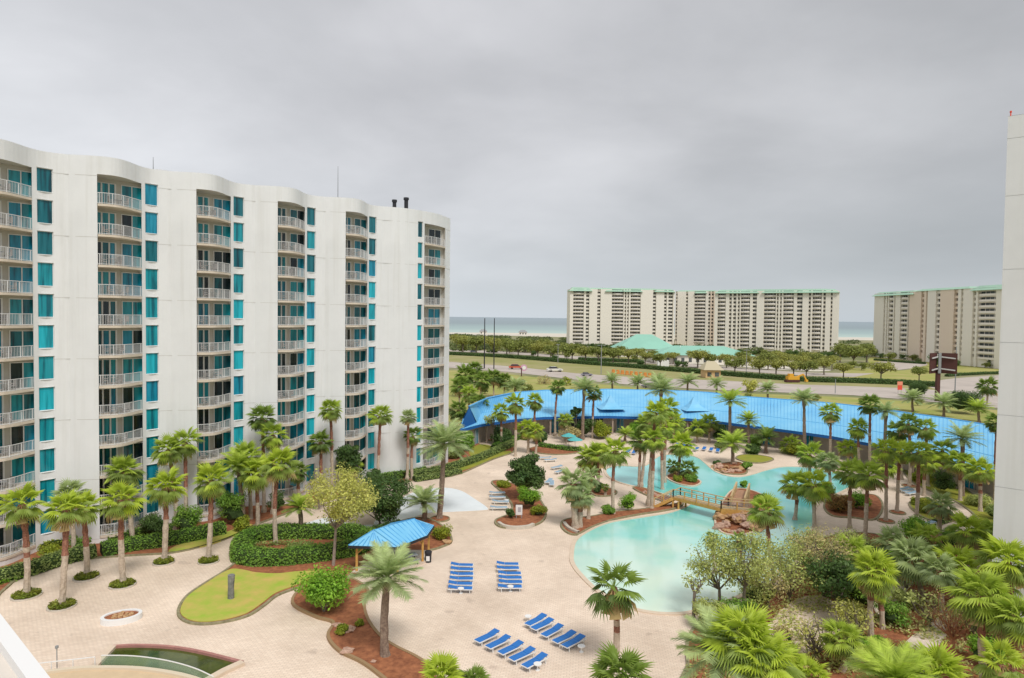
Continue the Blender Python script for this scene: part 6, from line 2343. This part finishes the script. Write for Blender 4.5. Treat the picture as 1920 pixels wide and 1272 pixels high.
for a in (
    (290, 1003, 30, 1.1, L_DARK, 'dark rounded shrub left of the pair at the third stack'),
    (350, 1000, 32, 1.15, L_HEDGE, 'green rounded shrub in the middle of the bed at the third stack'),
    (438, 985, 40, 1.2, L_HEDGE, 'largest rounded green shrub at the path corner below the clump palms'),
    (455, 998, 24, 0.8, L_LIME, 'low lime shrub in front of the largest rounded green shrub'),
    (150, 1035, 24, 1.0, L_HEDGE, 'green shrub between the second and third plaza palms'),
    (95, 1020, 24, 0.9, L_LIME, 'yellow-green shrub behind the two leftmost plaza palms'),
    (520, 960, 22, 1.3, L_DARK, 'dark upright shrub at the bend of the apartment path'),
    (702, 878, 20, 1.35, L_DARK, 'dark ball-clipped bush at the fifth balcony stack'),
    (870, 845, 26, 0.9, L_HEDGE, 'green shrub at the apartment corner behind the long hedge'),
    (850, 860, 22, 0.7, L_HEDGEL, 'pale green shrub below the apartment corner shrub'),
    (993, 955, 26, 1.3, L_BRIGHT, 'bright green shrub on the central mulch island'),
    (1010, 968, 18, 0.7, L_LIME, 'lime ground shrub at the right end of the central island'),
    (957, 974, 11, 1.3, L_DARK, 'small dark ball bush beside the white notice board'),
    (945, 915, 16, 0.5, L_LIME, 'yellow-green low shrub at the head of the central island'),
    (1176, 958, 22, 1.0, L_BRIGHT, 'fresh green shrub in the poolside bed'),
    (1140, 965, 16, 0.6, L_HEDGE, 'low green shrub left of the fresh one in the poolside bed'),
    (1119, 925, 14, 1.0, L_DARK, 'dark small shrub in the small round bed'),
    (1295, 905, 14, 0.7, L_HEDGE, 'dark green low shrub on the lagoon island right tip'),
    (1272, 904, 12, 0.6, L_LIME, 'yellow-variegated low shrub on the lagoon island'),
    (1393, 916, 10, 0.9, L_BRIGHT, 'bright tuft at the upper end of the timber ramp'),
    (1425, 945, 16, 0.8, L_HEDGE, 'green shrub on the rock island right of the platform'),
    (1398, 882, 12, 0.8, L_HEDGE, 'green shrub at the right of the rocky peninsula'),
    (1345, 876, 10, 0.8, L_DARK, 'dark shrub at the left of the rocky peninsula'),
    (1412, 852, 18, 0.6, L_DARK, 'dark low shrub on the lawn island behind the lagoon'),
    (1490, 832, 24, 0.5, L_LIME, 'golden shrub patch before the arcade right of centre'),
    (1415, 832, 20, 0.8, L_HEDGE, 'green shrub before the arcade in the centre right'),
    (1350, 842, 14, 0.8, L_HEDGEL, 'pale shrub on the far lagoon deck'),
    (1130, 822, 26, 0.8, L_LIME, 'yellow-green shrub patch below the arcade left of centre'),
    (1095, 812, 22, 1.3, L_DARK, 'dark tall shrub at the foot of the roof-crossing palms'),
    (1195, 822, 22, 0.9, L_BRIGHT, 'green shrub below the arcade at the lagoon clump'),
    (1262, 826, 20, 0.9, L_HEDGE, 'green shrub right of the lagoon clump under the arcade'),
    (1350, 800, 18, 1.4, L_DARK, 'dark tree-like shrub overlapping the blue eave'),
    (1070, 828, 20, 0.9, L_TAN, 'bare tan shrub before the arcade'),
    (1010, 832, 18, 0.8, L_DARK, 'dark shrub by the kiddie deck clump'),
    (905, 800, 26, 0.8, L_RED, 'rusty brown shrub patch under the left roof end'),
    (940, 806, 26, 0.7, L_DARK, 'dark shrub patch under the left roof end'),
    (875, 815, 20, 1.0, L_TAN, 'leafless tan bush in front of the roof left end'),
    (1572, 960, 30, 0.7, L_RED, 'rusty shrub in the bed between lagoon and right deck'),
    (1610, 955, 26, 0.8, L_BRIGHT, 'green shrub in the bed between lagoon and right deck'),
    (1548, 940, 24, 1.0, L_BRIGHT, 'bright shrub at the lagoon right bank'),
    (1768, 925, 24, 1.3, L_DARK, 'dark clipped round bush at the right deck end'),
    (1745, 965, 26, 0.7, L_LIME, 'golden-green shrub behind the right litter bin'),
    (1720, 948, 14, 0.6, L_LIME, 'small lime shrub touching the nearest right deck palm'),
    (1730, 892, 22, 0.6, L_LIME, 'lime shrub along the right arcade'),
    (1835, 950, 28, 0.5, L_OLIVE, 'olive ground shrub beside the right tower'),
    (1865, 975, 22, 0.9, L_HEDGEL, 'pale green shrub touching the right tower corner'),
    (1780, 1030, 26, 1.0, L_HEDGE, 'green shrub before the right tower base'),
    (1720, 1020, 34, 1.0, L_BRIGHT, 'bushy green shrub behind the blue-grey palm'),
    (640, 1192, 16, 0.8, L_LIME, 'small lime tuft in the central mulch bed'),
    (672, 1176, 12, 0.6, L_LIME, 'small yellow-green tuft beside the pale flat boulder'),
    (826, 1012, 24, 0.7, L_LIME, 'lime ground shrub at the right end of the pavilion'),
    (1670, 1175, 34, 1.0, L_HEDGE, 'dark green shrub right of the red-brown palm trunk'),
    (1700, 1140, 30, 0.8, L_OLIVE, 'olive shrub along the winding path'),
    (1640, 1235, 30, 1.0, L_BRIGHT, 'bright green shrub left of the winding path'),
    (1880, 1210, 46, 0.9, L_HEDGE, 'dark green shrub under the right edge palms'),
    (1720, 745, 22, 0.9, L_DARK, 'dark shrub between the two billboard date palms'),
    (1805, 775, 34, 0.9, L_DARK, 'dark wide shrub right of the billboard mast'),
    (1470, 1205, 26, 0.7, L_TAN, 'dry tan shrub on the paver clearing'),
    (1330, 1180, 40, 1.0, L_OLIVE, 'olive shrub at the near corner of the pool'),
    (1580, 1250, 44, 0.9, L_OLIVE, 'large olive shrub at the bottom right of centre'),
    (1590, 1130, 50, 1.1, L_DARK, 'dark-leaved shrub behind the red-brown palm trunk'),
    (1850, 1040, 40, 1.0, L_BRIGHT, 'light green shrub just before the right tower'),
):
    big = a[2] * G(a[0], a[1]).y / F
    shrub(*a, per=1100 if big < 1.2 else 620, size=0.095 if a[1] > 900 else 0.16, sub=9 if big < 1.5 else 16)

for a in SHR:
    shrub(*a, per=420, size=0.10, sub=12)
# the bright bush in the mulch bed
shrub(608, 1150, 62, 1.0, L_BRIGHT, 'large bright lime-green bush at the head of the central mulch bed', per=420, size=0.12, sub=18, core=False, stems=9)
# trees
tree(985, 936, 988, 886, 40, L_DARK, 'dense dark green magnolia-like tree on the central island', per=420, size=0.16, blobs_n=40, trunk=TWIG, squash=1.0, cluster=0.42)
tree(650, 905, 652, 858, 30, L_DARK, 'dark conical tree against the fourth balcony stack', per=420, size=0.15, blobs_n=30, trunk=TWIG, squash=1.25, cluster=0.42)
tree(712, 985, 712, 925, 60, L_DARK, 'dark green tree behind the blue pavilion', per=230, size=0.14, blobs_n=40, trunk=TWIG, squash=0.95)
tree(625, 1062, 640, 928, 86, L_YEL, 'airy yellow-green tree with pale bare limbs beside the hedge oval', per=100, size=0.115, sparse=True, blobs_n=60, trunk=TWIGP, limbs=24, squash=0.72, cluster=0.33)
tree(598, 955, 600, 912, 34, L_YEL, 'smaller yellow-green tree behind the airy one', per=120, size=0.12, blobs_n=18, squash=0.8)
tree(1350, 1150, 1345, 1048, 70, L_OLIVE, 'olive-leaved tree at the pool edge, left of the thicket', per=85, size=0.10, sparse=True, blobs_n=44, trunk=TWIG, limbs=16)
tree(1392, 1160, 1405, 1042, 72, L_OLIVE, 'olive-leaved tree at the pool edge, right of its twin', per=85, size=0.10, sparse=True, blobs_n=44, trunk=TWIG, limbs=16)
tree(1480, 1130, 1485, 1060, 72, L_OLIVE, 'yellowish open tree behind the slide palm', per=75, size=0.10, sparse=True, blobs_n=40, trunk=TWIG, limbs=18)
tree(1545, 1120, 1545, 1030, 70, L_TAN, 'tan half-bare tree in the middle of the thicket', per=55, size=0.09, sparse=True, blobs_n=40, trunk=TWIG, limbs=24)
tree(1575, 1150, 1565, 1080, 60, L_DARK, 'dark-leaved tree in the heart of the thicket', per=130, size=0.13, blobs_n=36, trunk=TWIG, limbs=16)
tree(1530, 1235, 1530, 1185, 52, L_YEL, 'low pale yellow tree with forked bare stems', per=30, size=0.11, sparse=True, blobs_n=26, trunk=TWIG, limbs=22)
tree(1790, 1260, 1780, 1150, 60, L_TAN, 'reddish bare bush of upright twigs over the winding path', per=16, size=0.09, sparse=True, blobs_n=30, trunk=mat('red_twig', (0.36, 0.17, 0.09), 0.9), limbs=30, tr=0.09)
tree(1745, 1180, 1735, 1130, 44, L_OLIVE, 'olive bush beside the winding path', per=70, size=0.11, blobs_n=18, trunk=TWIG)
tree(1080, 800, 1080, 772, 14, L_DARK, 'dark small tree overlapping the blue roof left of the gable', per=300, size=0.2, trunk=TWIG)
tree(1412, 735, 1410, 722, 20, L_YEL, 'yellow-green tree behind the roof ridge by the highway', per=50, size=0.32, trunk=TWIG, blobs_n=14)
tree(1020, 720, 1020, 712, 20, L_TAN, 'bare tan tree behind the left ridge', per=18, size=0.3, trunk=TWIG, blobs_n=12, limbs=14)
tree(1062, 722, 1062, 715, 16, L_LIME, 'lime bush tree behind the left ridge', per=40, size=0.3, trunk=TWIG, blobs_n=12)

tree(1440, 1140, 1440, 1080, 56, L_TAN, 'brownish twiggy tree between the olive twins and the slide palm', per=60, size=0.1, sparse=True, blobs_n=36, trunk=TWIG, limbs=20)
tree(1520, 1080, 1512, 1020, 54, L_OLIVE, 'grey-olive tree at the top of the thicket by the pool edge', per=95, size=0.1, sparse=True, blobs_n=40, trunk=TWIG, limbs=18)
tree(1585, 1085, 1580, 1020, 50, L_OLIVE, 'soft olive tree at the thicket corner beside the right deck', per=70, size=0.1, sparse=True, blobs_n=36, trunk=TWIG, limbs=18)
tree(1610, 1215, 1600, 1160, 50, L_YEL, 'pale yellow bushy tree left of the red-brown palm trunk', per=60, size=0.1, sparse=True, blobs_n=30, trunk=TWIG, limbs=16)
tree(1700, 1105, 1690, 1050, 40, L_BRIGHT, 'light green small tree behind the blue-grey leaning palm', per=120, size=0.11, blobs_n=24, trunk=TWIG)
tree(1830, 1200, 1825, 1150, 50, L_OLIVE, 'olive small tree left of the large right-edge palm', per=70, size=0.1, sparse=True, blobs_n=30, trunk=TWIG)
tree(1300, 1165, 1305, 1085, 34, L_OLIVE, 'thin olive sapling at the pool near the twins', per=60, size=0.1, sparse=True, blobs_n=22, trunk=TWIG)
tree(888, 812, 888, 775, 26, L_TAN, 'bare tan tree over the left end of the blue roof', per=45, size=0.18, sparse=True, blobs_n=26, trunk=TWIGP, limbs=24)
tree(925, 812, 922, 785, 20, L_OLIVE, 'thin olive tree before the blue roof near its left end', per=60, size=0.16, sparse=True, blobs_n=20, trunk=TWIG, limbs=14)
tree(1062, 832, 1060, 810, 18, L_TAN, 'leafless pale tree by the teal parasols', per=40, size=0.14, sparse=True, blobs_n=20, trunk=TWIGP, limbs=20)
# ------------------------------------------------------------------ oak row and far trees
OAKS = []
for s_ in range(4):
    g = random.Random(s_ + 50)
    blobs = []
    for i in range(15):
        a, rr = g.uniform(0, 6.28), g.uniform(0.1, 0.72)
        blobs.append((rr * math.cos(a), rr * math.sin(a), 1.02 + g.uniform(-0.18, 0.32) * (1 - rr * 0.5), g.uniform(0.28, 0.42)))
    cc, nn = blob_leaves(blobs, 700, 0.09, 0.7, 0.4)
    lm = [L_OAK, L_OAK2][s_ % 2]
    cr_ = leaves(cc, nn, 0.075, lm, 'crown')
    m_ = MB()
    m_.tube([(0, 0, 0), (0.02, 0, 0.35), (0.0, 0, 0.7)], [0.07, 0.05, 0.045], 6)
    for i in range(6):
        b_ = blobs[i]
        m_.tube([(0, 0, 0.55), (b_[0] * 0.6, b_[1] * 0.6, 0.85), b_[:3]], [0.04, 0.025, 0.01], 4)
    OAKS.append((cr_, m_.mesh('trunk', TWIG)))


def oak(px, py, rpx, label, group, idx=None, dark=False, sq=1.0):
    p = G(px, py)
    s = rpx * p.y / F * 1.35
    i = idx if idx is not None else rnd.randrange(4)
    root = empty('oak_tree', p, label, 'tree', group, rnd.uniform(0, 6))
    root.scale = (s, s, s * sq)
    obj('trunk', OAKS[i][1], root)
    obj('crown', OAKS[i][0], root)


ORDS = ['first', 'second', 'third', 'fourth', 'fifth', 'sixth', 'seventh', 'eighth', 'ninth', 'tenth', 'eleventh', 'twelfth', 'thirteenth', 'fourteenth', 'fifteenth', 'sixteenth', 'seventeenth', 'eighteenth', 'nineteenth', 'twentieth', 'twenty-first', 'twenty-second', 'twenty-third', 'twenty-fourth']
for i, (px, py, r_) in enumerate(((868, 662, 17), (893, 664, 18), (925, 666, 17), (950, 668, 17), (972, 672, 17), (1008, 672, 16), (1035, 676, 15), (1073, 679, 18), (1098, 681, 17), (1122, 683, 17))):
    oak(px, py, r_, 'olive live oak, %s from the left beyond the highway hedge' % ORDS[i], 'oaks left of the street lamp', sq=0.95)
for i, (px, py, r_) in enumerate(sorted(((1150, 684, 17), (1178, 682, 15), (1238, 691, 15), (1210, 684, 13), (1308, 690, 19), (1378, 703, 17), (1424, 706, 17), (1455, 708, 19), (1488, 708, 17), (1512, 709, 17), (1545, 703, 17), (1440, 694, 17), (1500, 695, 16), (1470, 692, 16), (1400, 692, 14), (1530, 692, 16)))):
    oak(px, py, r_, 'olive live oak, %s from the left between the street lamp and the right lawn' % ORDS[i], 'oaks below the condo towers', sq=0.95)
for px, py, r_, l in ((1581, 709, 15, 'lone small oak just right of the oak row'), (1652, 716, 20, 'broad oak on the lawn left of the red sign'), (1723, 716, 15, 'small oak on the lawn left of the billboard mast'),
                      (1600, 690, 22, 'olive oak behind the lone small one'), (1625, 680, 18, 'farther olive oak at the left foot of the right tower'), (1575, 680, 18, 'oak at the right foot of the wide tower')):
    oak(px, py, r_, l, 'oaks on the right lawn')
for i, (x, y, r_) in enumerate(((1160, 675, 13), (1195, 677, 13), (1225, 680, 12), (1262, 683, 12), (1335, 690, 13), (1362, 690, 14), (1390, 684, 13), (1455, 686, 14), (1520, 686, 14), (1560, 694, 14))):
    oak(x, y, r_, 'middle-rank olive tree before the mint roofs, %s from the left' % ORDS[i], 'middle rank of oaks')
for i in range(18):
    oak(858 + i * 12.5 + rnd.uniform(-3, 3), 652 + i * 0.9 + rnd.uniform(-2, 3), rnd.uniform(10, 14), 'smaller olive oak in the second rank, %s from the left' % ORDS[i], 'second rank of oaks before the dunes')
DOAK = []
for s_ in range(3):
    g = random.Random(s_ + 80)
    blobs = [(g.uniform(-.6, .6), g.uniform(-.5, .5), 0.55 + g.uniform(-0.2, 0.5), g.uniform(0.3, 0.48)) for _ in range(12)]
    cc, nn = blob_leaves(blobs, 500, 0.1, 0.8, 0.4)
    DOAK.append(leaves(cc, nn, 0.09, [L_DARK, L_SCRUB, L_OAK2][s_], 'crown'))
TRK = MB()
TRK.tube([(0, 0, 0), (0, 0, 0.6)], [0.07, 0.05], 5)
TRKM = TRK.mesh('trunk', TWIG)


def dark_tree(px, py, rpx, label, group, i=None):
    p = G(px, py)
    s = rpx * p.y / F
    root = empty('dark_tree', p, label, 'tree', group, rnd.uniform(0, 6))
    root.scale = (s, s, s)
    obj('trunk', TRKM, root)
    obj('crown', DOAK[i if i is not None else rnd.randrange(3)], root)


for k in range(15):
    dark_tree(1082 + k * 14 + rnd.uniform(-3, 3), 652 + rnd.uniform(0, 4), rnd.uniform(5, 9), 'dark small tree at the foot of the leftmost condo tower, %s from the left' % ORDS[k], 'trees under the leftmost tower')
for k in range(24):
    dark_tree(1275 + k * 12.5 + rnd.uniform(-3, 3), 660 + k * 0.5 + rnd.uniform(0, 5), rnd.uniform(7, 13), 'dark tree at the foot of the wide condo tower, %s from the left' % ORDS[k], 'trees under the wide tower')
for k in range(20):
    dark_tree(1575 + k * 15 + rnd.uniform(-3, 3), 664 + k * 1.2 + rnd.uniform(0, 5), rnd.uniform(7, 13), 'dark tree in the belt below the right condo tower, %s from the left' % ORDS[k], 'trees under the right tower')
for px, py, r_, l in ((1270, 690, 11, 'dark round tree beside the white trailer'), (1282, 690, 10, 'second dark round tree near the white trailer'), (1203, 690, 12, 'dark upright tree before the mint clubhouse'),
                      (1040, 678, 9, 'dark bush below the dune scrub'), (1000, 668, 8, 'dark bush at the hedge bend'), (1760, 688, 18, 'dark tree behind the billboard right edge'),
                      (1790, 690, 12, 'small tree right of the tall grey pole'), (1308, 672, 12, 'dark tree behind the long mint roof')):
    dark_tree(px, py, r_, l, 'dark accent trees', 0)

for i in range(24):
    dark_tree(862 + i * 33 + rnd.uniform(-8, 8), 658 + i * 1.6 + rnd.uniform(-2, 5), rnd.uniform(9, 15), 'round bushy tree filling the belt between highway and dunes, %s from the left' % ORDS[i], 'bushy trees filling the belt', 2)
for i in range(12):
    dark_tree(858 + i * 12 + rnd.uniform(-4, 4), 722 + rnd.uniform(-6, 16), rnd.uniform(9, 15), 'dusky bush tree behind the left end of the blue roof, %s from the left' % ORDS[i], 'bush trees behind the roof end', i % 3)
for i in range(8):
    dark_tree(1010 + i * 100 + rnd.uniform(-30, 30), 738 + i * 3.2, rnd.uniform(7, 12), 'low bush on the verge behind the blue ridge, %s from the left' % ORDS[i], 'bushes on the verge', 2)
# dune scrub: nobody could count it
cs = []
for k in range(900):
    y = rnd.uniform(430, 830)
    x = rnd.uniform(-160, 700)
    u = noise.noise(Vector((x * 0.008, y * 0.008, 0)))
    if u < -0.12 and y > 560:
        continue
    r_ = rnd.uniform(4, 9)
    cs.append((x, y, rnd.uniform(0.2, 1.5), r_))
cc, nn = [], []
for x, y, z, r_ in cs:
    k = 85
    d = RS.normal(0, 1, (k, 3))
    d /= np.linalg.norm(d, axis=1)[:, None]
    d[:, 2] = np.abs(d[:, 2])
    cc.append(d * np.array([r_, r_, r_ * 0.38]) * RS.uniform(0.7, 1.05, (k, 1)) + np.array([x, y, 0]))
    nn.append(d)
obj('dune_scrub', leaves(np.concatenate(cc), np.concatenate(nn), 1.0, L_SCRUB, 'dune_scrub'), None, label='dark green dune scrub between the highway trees and the beach', cat='scrub', kind='stuff')
# ground cover in the right shrubbery and mulch beds
def cover(px, n, material, size, hmax, name='ground_cover', label=None):
    pl_ = gpoly(px, 3)
    xs_, ys_ = [p.x for p in pl_], [p.y for p in pl_]
    out = []
    while len(out) < n:
        x, y = rnd.uniform(min(xs_), max(xs_)), rnd.uniform(min(ys_), max(ys_))
        if inside((x, y), pl_) and noise.noise(Vector((x * 0.35, y * 0.35, 3))) > -0.15:
            out.append((x, y, 0.12 + rnd.uniform(0, hmax)))
    obj(name, leaves(out, np.tile([0, 0, 1.0], (n, 1)), size, material), None, label=label, cat='ground cover', kind='stuff')


cover([(1330, 1300), (1330, 1200), (1450, 1110), (1560, 1030), (1680, 1020), (1760, 1010), (1900, 1020), (1960, 1300)], 14000, L_OLIVE, 0.12, 0.35, label='scattered olive undergrowth on the mulch of the right shrubbery')
cover([(1360, 1300), (1380, 1180), (1500, 1080), (1620, 1030), (1760, 1020), (1900, 1050), (1960, 1300)], 7000, L_TAN, 0.11, 0.5, label='dry tan undergrowth on the mulch of the right shrubbery')
cover([(-60, 1120), (0, 1100), (60, 1080), (40, 1075), (-20, 1085)], 1200, L_BRIGHT, 0.12, 0.3, label='leafy ground cover at the far left bed edge')
cover([(470, 1030), (520, 1022), (600, 1022), (640, 1030), (560, 1044), (490, 1046)], 2500, L_HEDGEL, 0.10, 0.45, label='grey-green undergrowth inside the oval hedge')
